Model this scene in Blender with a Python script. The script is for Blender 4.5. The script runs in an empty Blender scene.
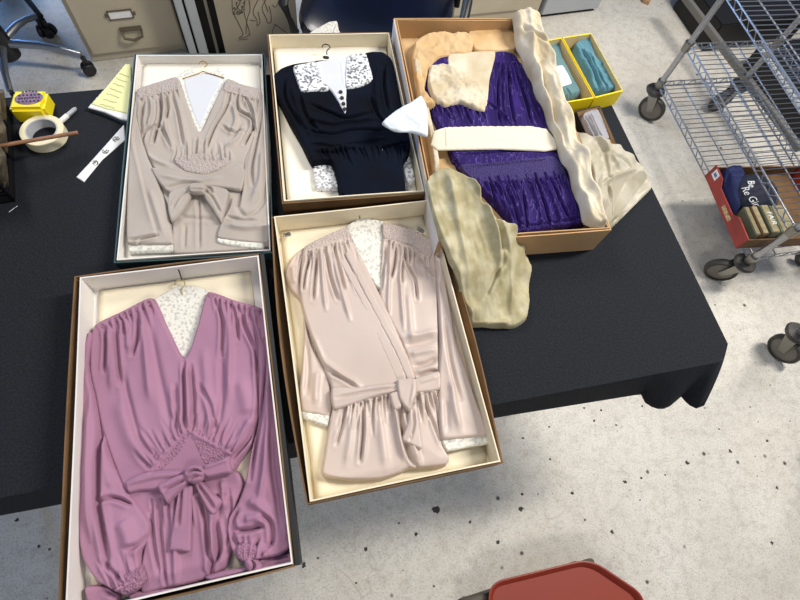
import bpy, bmesh, math, random
import numpy as np
from mathutils import Vector, Matrix, noise
from mathutils.geometry import delaunay_2d_cdt
sc = bpy.context.scene
COL = sc.collection
PI = math.pi
random.seed(7)

# ------------------------------------------------------------------ camera
CAM_H, FPX, NAD = 1.75, 505.0, (338.0, 530.0)
_d = np.array([NAD[0]-400, -(NAD[1]-300), -FPX]); _d /= np.linalg.norm(_d)
_up = -_d
_x = np.array([1, 0, 0.]); _x -= _x@_up*_up; _x /= np.linalg.norm(_x)
_y = np.cross(_up, _x)
BAS = np.array([_x, _y, _up])
cam = bpy.data.cameras.new('camera'); cam.sensor_width = 36; cam.lens = FPX*36/800
cam.clip_start = .05
camo = bpy.data.objects.new('camera', cam); COL.objects.link(camo)
M4 = Matrix([list(map(float, r)) for r in BAS]).to_4x4(); M4.translation = (0, 0, CAM_H)
camo.matrix_world = M4
sc.camera = camo

# ------------------------------------------------------------------ world, lights, exposure
w = bpy.data.worlds.new('world'); sc.world = w; w.use_nodes = True
bg = w.node_tree.nodes['Background']
bg.inputs[0].default_value = (.44, .62, 1.0, 1); bg.inputs[1].default_value = .22
def area(name, loc, target, sx, sy, power, col):
    l = bpy.data.lights.new(name, 'AREA'); l.shape = 'RECTANGLE'; l.size = sx; l.size_y = sy
    l.energy = power; l.color = col
    o = bpy.data.objects.new(name, l); COL.objects.link(o); o.location = loc
    o.rotation_euler = (Vector(target)-Vector(loc)).to_track_quat('-Z', 'Y').to_euler()
    return o
area('ceiling_tube_light', (2.1, 1.3, 3.1), (.6, .8, .4), .35, 1.2, 120, (1, .95, .88))
area('ceiling_tube_light', (-1.3, 2.3, 3.1), (-.1, .6, .6), .35, 1.2, 46, (1, .95, .88))
area('ceiling_tube_light', (.5, -1.6, 3.0), (.1, .3, .6), 1.4, .5, 28, (1, .94, .84))
area('added_blue_light', (-2.6, 3.6, 1.3), (-1.2, 1.8, .0), .9, 1.6, 55, (.2, .45, 1))  # low blue light added to tint the floor around the office chair
vs = sc.view_settings
vs.view_transform = 'Standard'; vs.look = 'None'; vs.gamma = 1; vs.use_curve_mapping = False
vs.exposure = .12

# ------------------------------------------------------------------ helpers
def at(px, py, z):
    v = BAS @ np.array([px-400, -(py-300), -FPX])
    k = (CAM_H-z)/-v[2]
    return np.array([v[0]*k, v[1]*k])
def proj(x, y, z):
    v = BAS.T @ np.array([x, y, z-CAM_H]); return 400+FPX*v[0]/-v[2], 300-FPX*v[1]/-v[2]
def at3(px, py, z):
    a = at(px, py, z); return Vector((a[0], a[1], z))
def lin(c):
    return tuple(((v/255)/12.92 if v/255 <= .04045 else ((v/255+.055)/1.055)**2.4) for v in c)+(1,)
MATS = {}
def mat(name, c, rough=.6, metal=0, sheen=0, bump=0, bscale=200, c2=None, nscale=8, spec=.5, trans=0, alpha=1, coat=0, nlo=.4, nhi=.65, kind='noise', detail=4):
    m = bpy.data.materials.new(name); m.use_nodes = True
    nt = m.node_tree; N = nt.nodes; L = nt.links; p = N['Principled BSDF']
    p.inputs['Base Color'].default_value = lin(c)
    p.inputs['Roughness'].default_value = rough; p.inputs['Metallic'].default_value = metal
    p.inputs['Sheen Weight'].default_value = sheen; p.inputs['Specular IOR Level'].default_value = spec
    p.inputs['Coat Weight'].default_value = coat
    tc = N.new('ShaderNodeTexCoord')
    if c2:
        n = N.new('ShaderNodeTexNoise'); n.inputs['Scale'].default_value = nscale; n.inputs['Detail'].default_value = detail
        L.new(tc.outputs['Object'], n.inputs['Vector'])
        r = N.new('ShaderNodeValToRGB'); r.color_ramp.elements[0].color = lin(c); r.color_ramp.elements[1].color = lin(c2)
        r.color_ramp.elements[0].position = nlo; r.color_ramp.elements[1].position = nhi
        L.new(n.outputs[0], r.inputs[0]); L.new(r.outputs[0], p.inputs['Base Color'])
    if bump:
        if kind == 'voronoi':
            n = N.new('ShaderNodeTexVoronoi')
        else:
            n = N.new('ShaderNodeTexNoise'); n.inputs['Detail'].default_value = 3
        n.inputs['Scale'].default_value = bscale
        L.new(tc.outputs['Object'], n.inputs['Vector'])
        b = N.new('ShaderNodeBump'); b.inputs['Strength'].default_value = bump; b.inputs['Distance'].default_value = .003
        L.new(n.outputs[0], b.inputs['Height']); L.new(b.outputs[0], p.inputs['Normal'])
    if trans or alpha < 1:
        out = N['Material Output']
        cur = p.outputs[0]
        if trans:
            t = N.new('ShaderNodeBsdfTranslucent'); t.inputs[0].default_value = lin(c)
            mx = N.new('ShaderNodeMixShader'); mx.inputs[0].default_value = trans
            L.new(cur, mx.inputs[1]); L.new(t.outputs[0], mx.inputs[2]); cur = mx.outputs[0]
        if alpha < 1:
            t = N.new('ShaderNodeBsdfTransparent')
            mx = N.new('ShaderNodeMixShader'); mx.inputs[0].default_value = alpha
            L.new(t.outputs[0], mx.inputs[1]); L.new(cur, mx.inputs[2]); cur = mx.outputs[0]
        L.new(cur, out.inputs[0])
    MATS[name] = m
    return m
def lace_mat(name, c, scale, hole, alpha0=.1, thr=.35):
    """thread coloured lace whose holes are really see-through"""
    m = mat(name, c, .8, bump=.6, bscale=scale*1.5)
    nt = m.node_tree; N = nt.nodes; L = nt.links; p = N['Principled BSDF']
    tc = N.new('ShaderNodeTexCoord'); v = N.new('ShaderNodeTexVoronoi'); v.feature = 'SMOOTH_F1'; v.inputs['Scale'].default_value = scale
    L.new(tc.outputs['Object'], v.inputs['Vector'])
    r = N.new('ShaderNodeValToRGB'); r.color_ramp.elements[0].position = thr-.1; r.color_ramp.elements[1].position = thr+.05
    r.color_ramp.elements[0].color = (hole, hole, hole, 1); r.color_ramp.elements[1].color = (1, 1, 1, 1)
    L.new(v.outputs['Distance'], r.inputs[0])
    t = N.new('ShaderNodeBsdfTransparent'); mx = N.new('ShaderNodeMixShader')
    L.new(r.outputs[0], mx.inputs[0]); L.new(t.outputs[0], mx.inputs[1]); L.new(p.outputs[0], mx.inputs[2])
    L.new(mx.outputs[0], N['Material Output'].inputs[0])
    return m
def tag(o, label=None, cat=None, group=None, kind=None):
    if label: o['label'] = label
    if cat: o['category'] = cat
    if group: o['group'] = group
    if kind: o['kind'] = kind
    return o
def thing(name, label, cat, loc=(0, 0, 0), rz=0, group=None):
    o = bpy.data.objects.new(name, None); COL.objects.link(o); o.empty_display_size = .05
    o.location = loc; o.rotation_euler = (0, 0, rz)
    return tag(o, label, cat, group)
def link(name, me, m, parent=None, world=False, smooth=True):
    """world=True: vertices are in world coordinates and get moved into the parent's frame"""
    if m: me.materials.append(m)
    o = bpy.data.objects.new(name, me); COL.objects.link(o)
    if parent:
        o.parent = parent
        if world:
            root = parent; T = Matrix.Identity(4); chain = []
            while root: chain.append(root); root = root.parent
            for r in reversed(chain):
                T = T @ (Matrix.Translation(r.location) @ r.rotation_euler.to_matrix().to_4x4())
            me.transform(T.inverted())
    elif world:
        n = len(me.vertices); co = np.empty(n*3); me.vertices.foreach_get('co', co); co = co.reshape(-1, 3)
        c = Vector(((co[:, 0].min()+co[:, 0].max())/2, (co[:, 1].min()+co[:, 1].max())/2, co[:, 2].min()))
        me.transform(Matrix.Translation(-c)); o.location = c
    if smooth:
        me.shade_smooth() if hasattr(me, 'shade_smooth') else None
    return o
class MB:
    def __init__(s): s.v = []; s.f = []
    def add(s, v, f):
        k = len(s.v); s.v += [tuple(map(float, p)) for p in v]; s.f += [tuple(i+k for i in q) for q in f]
    def box(s, c, size, R=None):
        hx, hy, hz = size[0]/2, size[1]/2, size[2]/2
        V = [Vector((x*hx, y*hy, z*hz)) for z in (-1, 1) for y in (-1, 1) for x in (-1, 1)]
        if R is not None: V = [R @ v for v in V]
        V = [v+Vector(c) for v in V]
        s.add(V, [(0, 2, 3, 1), (4, 5, 7, 6), (0, 1, 5, 4), (2, 6, 7, 3), (0, 4, 6, 2), (1, 3, 7, 5)])
    def tube(s, pts, r, n=8, closed=False, rs=None):
        P = [Vector(p) for p in pts]; K = len(P); rings = []
        up = Vector((0, 0, 1))
        for i, p in enumerate(P):
            a = P[i-1] if (i or closed) else P[i]; b = P[(i+1) % K] if (i < K-1 or closed) else P[i]
            t = (b-a).normalized()
            u = t.cross(up)
            if u.length < .05: u = t.cross(Vector((1, 0, 0)))
            u.normalize(); vv = t.cross(u)
            rr = rs[i] if rs else r
            rings.append([p+rr*(math.cos(2*PI*k/n)*u+math.sin(2*PI*k/n)*vv) for k in range(n)])
        V = [q for R in rings for q in R]; F = []
        for i in range(K if closed else K-1):
            j = (i+1) % K
            for k in range(n):
                F.append((i*n+k, i*n+(k+1) % n, j*n+(k+1) % n, j*n+k))
        if not closed:
            F.append(tuple(range(n-1, -1, -1))); F.append(tuple((K-1)*n+k for k in range(n)))
        s.add(V, F)
    def lathe(s, prof, c=(0, 0, 0), n=32, R=None, close=False):
        """prof: (radius, z) list about z"""
        V = []; F = []; K = len(prof)
        for r, z in prof:
            for k in range(n):
                v = Vector((r*math.cos(2*PI*k/n), r*math.sin(2*PI*k/n), z))
                if R is not None: v = R @ v
                V.append(v+Vector(c))
        for i in range(K-1 if not close else K):
            j = (i+1) % K
            for k in range(n):
                F.append((i*n+k, i*n+(k+1) % n, j*n+(k+1) % n, j*n+k))
        if not close:
            F.append(tuple(range(n-1, -1, -1))); F.append(tuple((K-1)*n+k for k in range(n)))
        s.add(V, F)
    def prism(s, poly, z0, z1):
        n = len(poly)
        V = [(p[0], p[1], z0) for p in poly]+[(p[0], p[1], z1) for p in poly]
        F = [tuple(range(n-1, -1, -1)), tuple(range(n, 2*n))]+[(i, (i+1) % n, n+(i+1) % n, n+i) for i in range(n)]
        s.add(V, F)
    def build(s, name, m, parent=None, world=False, bevel=0, smooth=None):
        me = bpy.data.meshes.new(name); me.from_pydata(s.v, [], s.f)
        bm = bmesh.new(); bm.from_mesh(me); bmesh.ops.recalc_face_normals(bm, faces=bm.faces)
        if bevel:
            bmesh.ops.bevel(bm, geom=[e for e in bm.edges if len(e.link_faces) == 2 and e.calc_face_angle(0) > .6], offset=bevel, segments=2, affect='EDGES', clamp_overlap=True)
        bm.to_mesh(me); bm.free()
        me.validate()
        o = link(name, me, m, parent, world, smooth=False)
        if smooth is None or smooth:
            me.polygons.foreach_set('use_smooth', [True]*len(me.polygons))
            try: me.set_sharp_from_angle(angle=.7)
            except Exception: pass
        return o

def resample(P, step, smooth=True):
    P = np.array(P, float); n = len(P); out = []
    for i in range(n):
        p0, p1, p2, p3 = P[i-1], P[i], P[(i+1) % n], P[(i+2) % n]
        L = np.linalg.norm((p2-p1)[:2]); k = max(1, int(round(L/step)))
        for j in range(k):
            t = j/k
            if smooth:
                T = .7
                m1 = (p2-p0)*.5*T; m2 = (p3-p1)*.5*T
                l1 = np.linalg.norm((p1-p0)[:2])+1e-9; l3 = np.linalg.norm((p3-p2)[:2])+1e-9
                m1 = m1*min(1, 2*L/(L+l1)); m2 = m2*min(1, 2*L/(L+l3))
                h = (2*t**3-3*t**2+1)*p1+(t**3-2*t**2+t)*m1+(-2*t**3+3*t**2)*p2+(t**3-t**2)*m2
            else: h = p1+(p2-p1)*t
            out.append(h)
    return np.array(out)
def inside(pts, poly):
    x, y = pts[:, 0], pts[:, 1]; r = np.zeros(len(pts), bool)
    n = len(poly); j = n-1
    for i in range(n):
        xi, yi = poly[i]; xj, yj = poly[j]
        c = ((yi > y) != (yj > y)) & (x < (xj-xi)*(y-yi)/(yj-yi+1e-12)+xi)
        r ^= c; j = i
    return r
def polydist(pts, line, closed=False):
    """distance, parameter 0..1 along, signed side"""
    L = np.array(line, float)
    if closed: L = np.vstack([L, L[:1]])
    seg = np.linalg.norm(L[1:]-L[:-1], axis=1); tot = seg.sum()+1e-12; acc = 0
    best = np.full(len(pts), 1e9); par = np.zeros(len(pts)); sgn = np.ones(len(pts))
    for i in range(len(L)-1):
        a, b = L[i], L[i+1]; d = b-a; q = max(d@d, 1e-14)
        t = np.clip(((pts-a)@d)/q, 0, 1)
        e = pts-(a+t[:, None]*d); D = np.hypot(e[:, 0], e[:, 1])
        m = D < best
        best[m] = D[m]; par[m] = (acc+t[m]*seg[i])/tot
        sgn[m] = np.sign(d[0]*e[m, 1]-d[1]*e[m, 0])
        acc += seg[i]
    return best, par, sgn
PX = .00200
def curve(pts, k=6):
    P = [np.array(p, float) for p in pts]
    if len(P) < 3: return P
    out = []
    for i in range(len(P)-1):
        p0 = P[max(i-1, 0)]; p1 = P[i]; p2 = P[i+1]; p3 = P[min(i+2, len(P)-1)]
        for j in range(k):
            t = j/k
            out.append(.5*((2*p1)+(-p0+p2)*t+(2*p0-5*p1+4*p2-p3)*t*t+(-p0+3*p1-3*p2+p3)*t**3))
    out.append(P[-1]); return out
def parse(folds, z, rng):
    """lines: 'v|r|s amp_mm width_px : x,y x,y ...'  valley, ridge, step ; 'g amp width n : A B C D' gathers from seam A-B towards D-C"""
    S = []
    for ln in folds.strip().split('\n'):
        ln = ln.strip()
        if not ln: continue
        h, p = ln.split(':'); h = h.split(); P = [tuple(map(float, q.split(','))) for q in p.split()]
        a, wd = float(h[1])*.0018, float(h[2])*PX*.8
        if h[0] in 'vrs':
            S.append((h[0], a, wd, [at(*q, z) for q in curve(P)], 'ends'))
        elif h[0] == 'g':
            n = int(h[3]); A, B_, C, D = [np.array(q) for q in P]
            for i in range(n):
                t = (i+.5+rng.uniform(-.25, .25))/n
                s = A+(B_-A)*t; e = D+(C-D)*t+np.array([rng.uniform(-2, 2), rng.uniform(-2, 2)])
                ln_ = rng.uniform(.35, 1)
                e = s+(e-s)*ln_; mid = (s+e)/2+np.array([rng.uniform(-1.5, 1.5), 0])
                pts = [at(*q, z) for q in curve([s, mid, e], 4)]
                S.append(('v', a*rng.uniform(.6, 1.2), wd*rng.uniform(.7, 1.3), pts, 'start'))
                if i % 2: S.append(('r', a*rng.uniform(.4, .9), wd*1.3, [p+np.array([wd*1.6, 0]) for p in pts], 'start'))
    return S
def panel(name, poly, z0, th, m, parent=None, folds='', edge=4, res=.0023, wob=.0016, wscale=24, sharp=False, crumple=0, cscale=14, smock=None, stretch=None, seed=1, tagk=None, puff=0, sheet=False, lift=None):
    """a soft closed cloth or paper body: outline given where the photo shows it, carried at real height z0 (or per point x,y,z)"""
    rng = random.Random(seed)
    has3 = len(poly[0]) == 3
    W3 = []
    for q in poly:
        zz = (q[2] if has3 else z0)
        a = at(q[0], q[1], zz+th*.6); W3.append((a[0], a[1], zz))
    ctrl = np.array(W3)
    Bd = resample(ctrl, res*1.1, not sharp)
    b2 = Bd[:, :2]
    lo, hi = b2.min(0), b2.max(0)
    gx, gy = np.meshgrid(np.arange(lo[0], hi[0], res), np.arange(lo[1], hi[1], res*.866))
    gx = gx+(np.arange(gx.shape[0]) % 2)[:, None]*res*.5
    G = np.column_stack([gx.ravel(), gy.ravel()]); G = G[inside(G, b2)]
    D, _, _ = polydist(G, b2[::2], True) if len(b2) > 40 else polydist(G, b2, True)
    G = G[D > res*.55]
    allp = [Vector(p) for p in b2]+[Vector(p) for p in G]
    r = delaunay_2d_cdt(allp, [], [list(range(len(b2)))], 1, 1e-7)
    V = np.array([tuple(v) for v in r[0]]); F = r[2]
    D, _, _ = polydist(V, b2, True)
    if has3:
        wgt = 1/(((V[:, None, :]-ctrl[None, :, :2])**2).sum(2)+1e-5)**1.3
        base = (wgt*ctrl[:, 2]).sum(1)/wgt.sum(1)
    else: base = np.full(len(V), z0)
    e = edge*PX*.75; t = np.clip(D/e, 0, 1)
    h = th*np.sqrt(np.clip(1-(1-t)**2, 0, 1))
    if puff: h += puff*(1-np.exp(-(D/(6*e))**2))
    zt = (z0 if not has3 else ctrl[:, 2].mean())+th
    F_h = np.zeros(len(V))
    if folds:
        for kind, a, wd, pts, fade in parse(folds, zt, rng):
            d, q, s = polydist(V, pts)
            if fade == 'ends': f = np.clip(np.minimum(q, 1-q)*5+.25, 0, 1)
            else: f = np.clip(1-q, 0, 1)**.8
            if kind == 'v': F_h -= a*f*(np.exp(-(d/wd)**2)-.35*np.exp(-((d-2*wd)/(1.4*wd))**2))
            elif kind == 'r': F_h += a*f*np.exp(-(d/wd)**2)
            else: F_h += a*f*np.tanh(s*d/(.9*PX))*np.where(s > 0, np.exp(-d/(3*wd)), .35*np.exp(-d/wd))
    ramp = np.clip(D/(2.5*PX), .15, 1)
    if wob or crumple:
        nz = np.empty(len(V))
        off = Vector((seed*3.7, seed*1.3, seed*.7))
        for i, p in enumerate(V):
            q = Vector((p[0], p[1], 0))
            if stretch: q = Vector((.32*(p[0]*stretch[0]+p[1]*stretch[1]), p[0]*stretch[1]-p[1]*stretch[0], 0))
            val = wob*noise.noise(q*wscale+off)
            if crumple:
                w_ = q+Vector((noise.noise(q*9+off), noise.noise(q*9-off), 0))*.02
                d1 = noise.voronoi(w_*cscale*1.1+off)[0]; d2 = noise.voronoi(w_*cscale*2.7-off)[0]
                d3 = noise.voronoi(w_*cscale*5.2+off)[0]
                val += crumple*(1.6*(d1[1]-d1[0]-.3)*-1+.9*(d2[0]-.35)+.45*(d3[0]-.35)+.9*noise.noise(q*cscale*.6+off))
            nz[i] = val
        F_h += nz
    if smock:
        sx = smock*PX
        F_h += .0011*np.sin(V[:, 0]*2*PI/sx+1.3*np.sin(V[:, 1]*140))*np.cos(V[:, 1]*2*PI/(sx*.8))
    zz = base+np.maximum(h+F_h*ramp, th*.12)
    nb = len(b2)
    verts = [(V[i, 0], V[i, 1], zz[i]) for i in range(len(V))]
    # bottom ring on the real boundary edges
    ec = {}
    for f in F:
        for i in range(len(f)):
            k = (f[i], f[(i+1) % len(f)]); kk = (min(k), max(k))
            ec.setdefault(kk, []).append(k)
    rim = [v[0] for v in ec.values() if len(v) == 1]
    idx = {}
    faces = [tuple(f) for f in F]
    for a, b in rim:
        for q in (a, b):
            if q not in idx: idx[q] = len(verts); verts.append((V[q, 0], V[q, 1], base[q]))
    for a, b in rim: faces.append((b, a, idx[a], idx[b]))
    if not sheet:
        nxt = {a: b for a, b in rim}
        start = rim[0][0]; loop = [start]; cur = nxt[start]
        while cur != start and len(loop) <= len(rim): loop.append(cur); cur = nxt.get(cur, start)
        if len(loop) > 2: faces.append(tuple(idx[q] for q in reversed(loop)))
    me = bpy.data.meshes.new(name); me.from_pydata(verts, [], faces)
    me.polygons.foreach_set('use_smooth', [True]*len(me.polygons))
    return link(name, me, m, parent, True, smooth=False)

# ------------------------------------------------------------------ materials
concrete = mat('painted_concrete', (196, 193, 184), .55, bump=.12, bscale=60)
def build_floor_mat(m):
    nt = m.node_tree; N = nt.nodes; L = nt.links; p = N['Principled BSDF']
    tc = N.new('ShaderNodeTexCoord'); vec = tc.outputs['Object']
    def nz(s, det=5, rough=.6):
        n = N.new('ShaderNodeTexNoise'); n.inputs['Scale'].default_value = s; n.inputs['Detail'].default_value = det; n.inputs['Roughness'].default_value = rough
        L.new(vec, n.inputs['Vector']); return n.outputs[0]
    def ramp(src, a, b, ca, cb):
        r = N.new('ShaderNodeValToRGB'); e = r.color_ramp.elements
        e[0].position = a; e[1].position = b; e[0].color = ca; e[1].color = cb
        L.new(src, r.inputs[0]); return r.outputs[0]
    def mix(fac, a, b, mode='MIX'):
        x = N.new('ShaderNodeMix'); x.data_type = 'RGBA'; x.blend_type = mode
        if isinstance(fac, float): x.inputs[0].default_value = fac
        else: L.new(fac, x.inputs[0])
        for k, s in ((6, a), (7, b)):
            if isinstance(s, tuple): x.inputs[k].default_value = s
            else: L.new(s, x.inputs[k])
        return x.outputs[2]
    k, wv = (0, 0, 0, 1), (1, 1, 1, 1)
    base = ramp(nz(2.2, 6), .35, .7, lin((212, 208, 198)), lin((196, 190, 177)))
    c = mix(ramp(nz(26, 8, .8), .47, .66, k, (.6, .6, .6, 1)), base, lin((160, 154, 142)))
    c = mix(ramp(nz(170, 4, .85), .52, .66, k, (.75, .75, .75, 1)), c, lin((120, 114, 104)))
    # dark spots
    v = N.new('ShaderNodeTexVoronoi'); v.inputs['Scale'].default_value = 11; L.new(vec, v.inputs['Vector'])
    sp = ramp(v.outputs['Distance'], .05, .10, wv, k)
    gate = ramp(nz(3.1, 2), .50, .56, k, wv)
    mm = N.new('ShaderNodeMath'); mm.operation = 'MULTIPLY'; L.new(sp, mm.inputs[0]); L.new(gate, mm.inputs[1])
    c = mix(mm.outputs[0], c, lin((62, 58, 52)))
    v2 = N.new('ShaderNodeTexVoronoi'); v2.inputs['Scale'].default_value = 34; L.new(vec, v2.inputs['Vector'])
    sp2 = ramp(v2.outputs['Distance'], .06, .12, (.75, .75, .75, 1), k)
    g2 = ramp(nz(7, 2), .54, .6, k, wv)
    m2 = N.new('ShaderNodeMath'); m2.operation = 'MULTIPLY'; L.new(sp2, m2.inputs[0]); L.new(g2, m2.inputs[1])
    c = mix(m2.outputs[0], c, lin((80, 74, 64)))
    # hairline cracks
    v3 = N.new('ShaderNodeTexVoronoi'); v3.feature = 'DISTANCE_TO_EDGE'; v3.inputs['Scale'].default_value = 1.7
    nn = N.new('ShaderNodeTexNoise'); nn.inputs['Scale'].default_value = 5; L.new(vec, nn.inputs['Vector'])
    ad = N.new('ShaderNodeVectorMath'); ad.operation = 'MULTIPLY_ADD'; ad.inputs[1].default_value = (.25, .25, .25)
    L.new(nn.outputs['Color'], ad.inputs[0]); L.new(vec, ad.inputs[2]); L.new(ad.outputs[0], v3.inputs['Vector'])
    cr = ramp(v3.outputs['Distance'], .0, .004, (.3, .3, .3, 1), k)
    g3 = ramp(nz(1.9, 2), .5, .6, k, wv)
    m3 = N.new('ShaderNodeMath'); m3.operation = 'MULTIPLY'; L.new(cr, m3.inputs[0]); L.new(g3, m3.inputs[1])
    c = mix(m3.outputs[0], c, lin((110, 104, 92)))
    L.new(c, p.inputs['Base Color'])
build_floor_mat(concrete)
black_cloth = mat('black_tablecloth', (29, 31, 35), .9, sheen=.0, bump=.5, bscale=900, c2=(38, 41, 46), nscale=260, spec=.15)
mauve = mat('mauve_crepe', (160, 116, 140), .8, sheen=.06, bump=.35, bscale=700, c2=(149, 106, 129), nscale=5)
taupe = mat('taupe_crepe', (172, 162, 152), .8, sheen=.1, bump=.35, bscale=700, c2=(162, 152, 142), nscale=6)
satin = mat('pale_pink_satin', (192, 176, 166), .42, sheen=.06, bump=.12, bscale=600, c2=(184, 167, 156), nscale=5)
taupe_smock = mat('taupe_smocking', (172, 160, 153), .8, sheen=.2, bump=1.0, bscale=210, kind='voronoi')
mauve_smock = mat('mauve_smocking', (148, 105, 128), .8, sheen=.05, bump=1.0, bscale=260, kind='voronoi')
satin_smock = mat('pale_pink_smocking', (182, 166, 158), .55, sheen=.2, bump=1.0, bscale=230, kind='voronoi')
navy = mat('navy_velvet', (4, 6, 15), .85, sheen=.0, bump=.5, bscale=300, c2=(4, 12, 28), nscale=9, spec=.12)
MATS['navy_velvet'].node_tree.nodes['Principled BSDF'].inputs['Sheen Tint'].default_value = (.25, .4, .8, 1)
def velvet():
    m = mat('crushed_purple_velvet', (38, 14, 96), .75, sheen=.06, bump=.4, bscale=300, spec=.2)
    nt = m.node_tree; N = nt.nodes; L = nt.links; p = N['Principled BSDF']
    p.inputs['Sheen Tint'].default_value = (.45, .35, .9, 1)
    tc = N.new('ShaderNodeTexCoord'); mp = N.new('ShaderNodeMapping'); mp.inputs['Scale'].default_value = (1, .16, 1); mp.inputs['Rotation'].default_value = (0, 0, -.2)
    n = N.new('ShaderNodeTexNoise'); n.inputs['Scale'].default_value = 55; n.inputs['Detail'].default_value = 2; n.inputs['Distortion'].default_value = 1.2
    L.new(tc.outputs['Object'], mp.inputs[0]); L.new(mp.outputs[0], n.inputs['Vector'])
    r = N.new('ShaderNodeValToRGB'); e = r.color_ramp.elements
    e[0].position = .485; e[0].color = lin((30, 11, 76)); e[1].position = .5; e[1].color = lin((96, 78, 150))  # pale streaks: sheen of the pressed pile painted into the colour
    x = e.new(.515); x.color = lin((30, 11, 76))
    y = e.new(.7); y.color = lin((42, 20, 100))
    L.new(n.outputs[0], r.inputs[0]); L.new(r.outputs[0], p.inputs['Base Color'])
    return m
purple = velvet()
purple_smock = mat('purple_smocking', (38, 18, 90), .7, sheen=.08, bump=1.0, bscale=260, kind='voronoi')
lace_w = lace_mat('white_lace', (216, 214, 204), 150, .72, thr=.36)
lace_b = lace_mat('white_lace_over_navy', (214, 216, 218), 150, .25, thr=.40)
white_sheer = mat('white_cotton', (200, 203, 207), .8, bump=.3, bscale=400)
cream_paper = mat('cream_tissue_lining', (232, 222, 196), .8, bump=.2, bscale=30)
white_paper = mat('white_tissue_lining', (226, 222, 210), .8, bump=.2, bscale=30)
tissue = mat('aged_tissue_paper', (194, 178, 146), .7, bump=.35, bscale=36, kind='voronoi', c2=(218, 208, 184), nscale=14, trans=.1)
tissue_tan = mat('yellowed_tissue_paper', (158, 148, 110), .7, bump=.35, bscale=30, kind='voronoi', c2=(190, 182, 150), nscale=26, trans=.1)
tissue_clear = mat('thin_tissue_paper', (186, 178, 154), .45, bump=.35, bscale=30, kind='voronoi', c2=(204, 198, 180), nscale=14, trans=.15, alpha=.8)
tissue_brown = mat('tan_tissue_paper', (200, 164, 114), .75, bump=.6, bscale=36, kind='voronoi', c2=(212, 182, 138), nscale=9, trans=.1)
kraft = mat('kraft_board', (114, 84, 50), .75, bump=.15, bscale=80, c2=(98, 72, 43), nscale=20)
kraft_light = mat('light_kraft_board', (186, 150, 106), .75, bump=.15, bscale=60, c2=(174, 138, 94), nscale=8)
cream_board = mat('cream_board', (226, 214, 186), .7, c2=(216, 202, 170), nscale=6)
white_board = mat('white_board', (222, 218, 212), .7, c2=(212, 206, 196), nscale=6)
teal_board = mat('dark_teal_board', (30, 62, 66), .6)
black_board = mat('black_board', (22, 22, 22), .6)
chrome = mat('chrome_wire', (170, 172, 176), .38, 1)
chrome_dull = mat('dull_metal', (140, 138, 132), .4, 1)
brass = mat('brass_wire', (170, 140, 90), .35, 1)
rubber = mat('grey_rubber', (48, 45, 41), .6, c2=(64, 60, 54), nscale=30)
black_plastic = mat('black_plastic', (20, 20, 22), .45)
black_matte = mat('black_painted_metal', (12, 12, 13), .6)
beige_metal = mat('beige_painted_steel', (184, 174, 152), .5, c2=(176, 165, 142), nscale=5)
grey_metal = mat('pale_grey_painted_steel', (168, 172, 174), .5)
navy_vinyl = mat('navy_vinyl', (5, 11, 28), .3, coat=.1, c2=(6, 14, 36), nscale=6)
yellow_card = mat('yellow_card', (232, 206, 24), .5)
yellow_in = mat('raw_card_inside', (196, 178, 132), .8)
teal_cloth = mat('teal_wool', (88, 126, 130), .9, sheen=.2, bump=.6, bscale=500, c2=(78, 114, 120), nscale=12)
teal_bright = mat('teal_jersey', (78, 130, 142), .9, sheen=.2, bump=.4, bscale=500, c2=(68, 116, 130), nscale=12)
paper = mat('white_paper', (230, 230, 228), .7)
ink = mat('black_ink', (30, 28, 30), .7)
ink_grey = mat('grey_ink', (96, 90, 80), .8)
wood = mat('brown_wood', (140, 98, 68), .6, c2=(112, 76, 50), nscale=30)
tray_red = mat('brick_red_plastic', (136, 48, 28), .45, bump=.08, bscale=300)
red_card = mat('red_card', (160, 52, 44), .6, c2=(136, 44, 38), nscale=14)
cap_blue = mat('royal_blue_cloth', (15, 28, 76), .8, bump=.4, bscale=400)
cap_dark = mat('navy_grey_cloth', (30, 36, 52), .8, bump=.4, bscale=400)
green_card = mat('worn_green_card', (92, 96, 74), .7, c2=(120, 112, 80), nscale=18)
tape_cream = mat('cream_masking_tape', (222, 214, 180), .7)
yellow_pad = mat('yellow_note_paper', (222, 222, 158), .7)
grey_fabric = mat('grey_knit', (146, 146, 152), .85, bump=.5, bscale=400)

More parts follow.
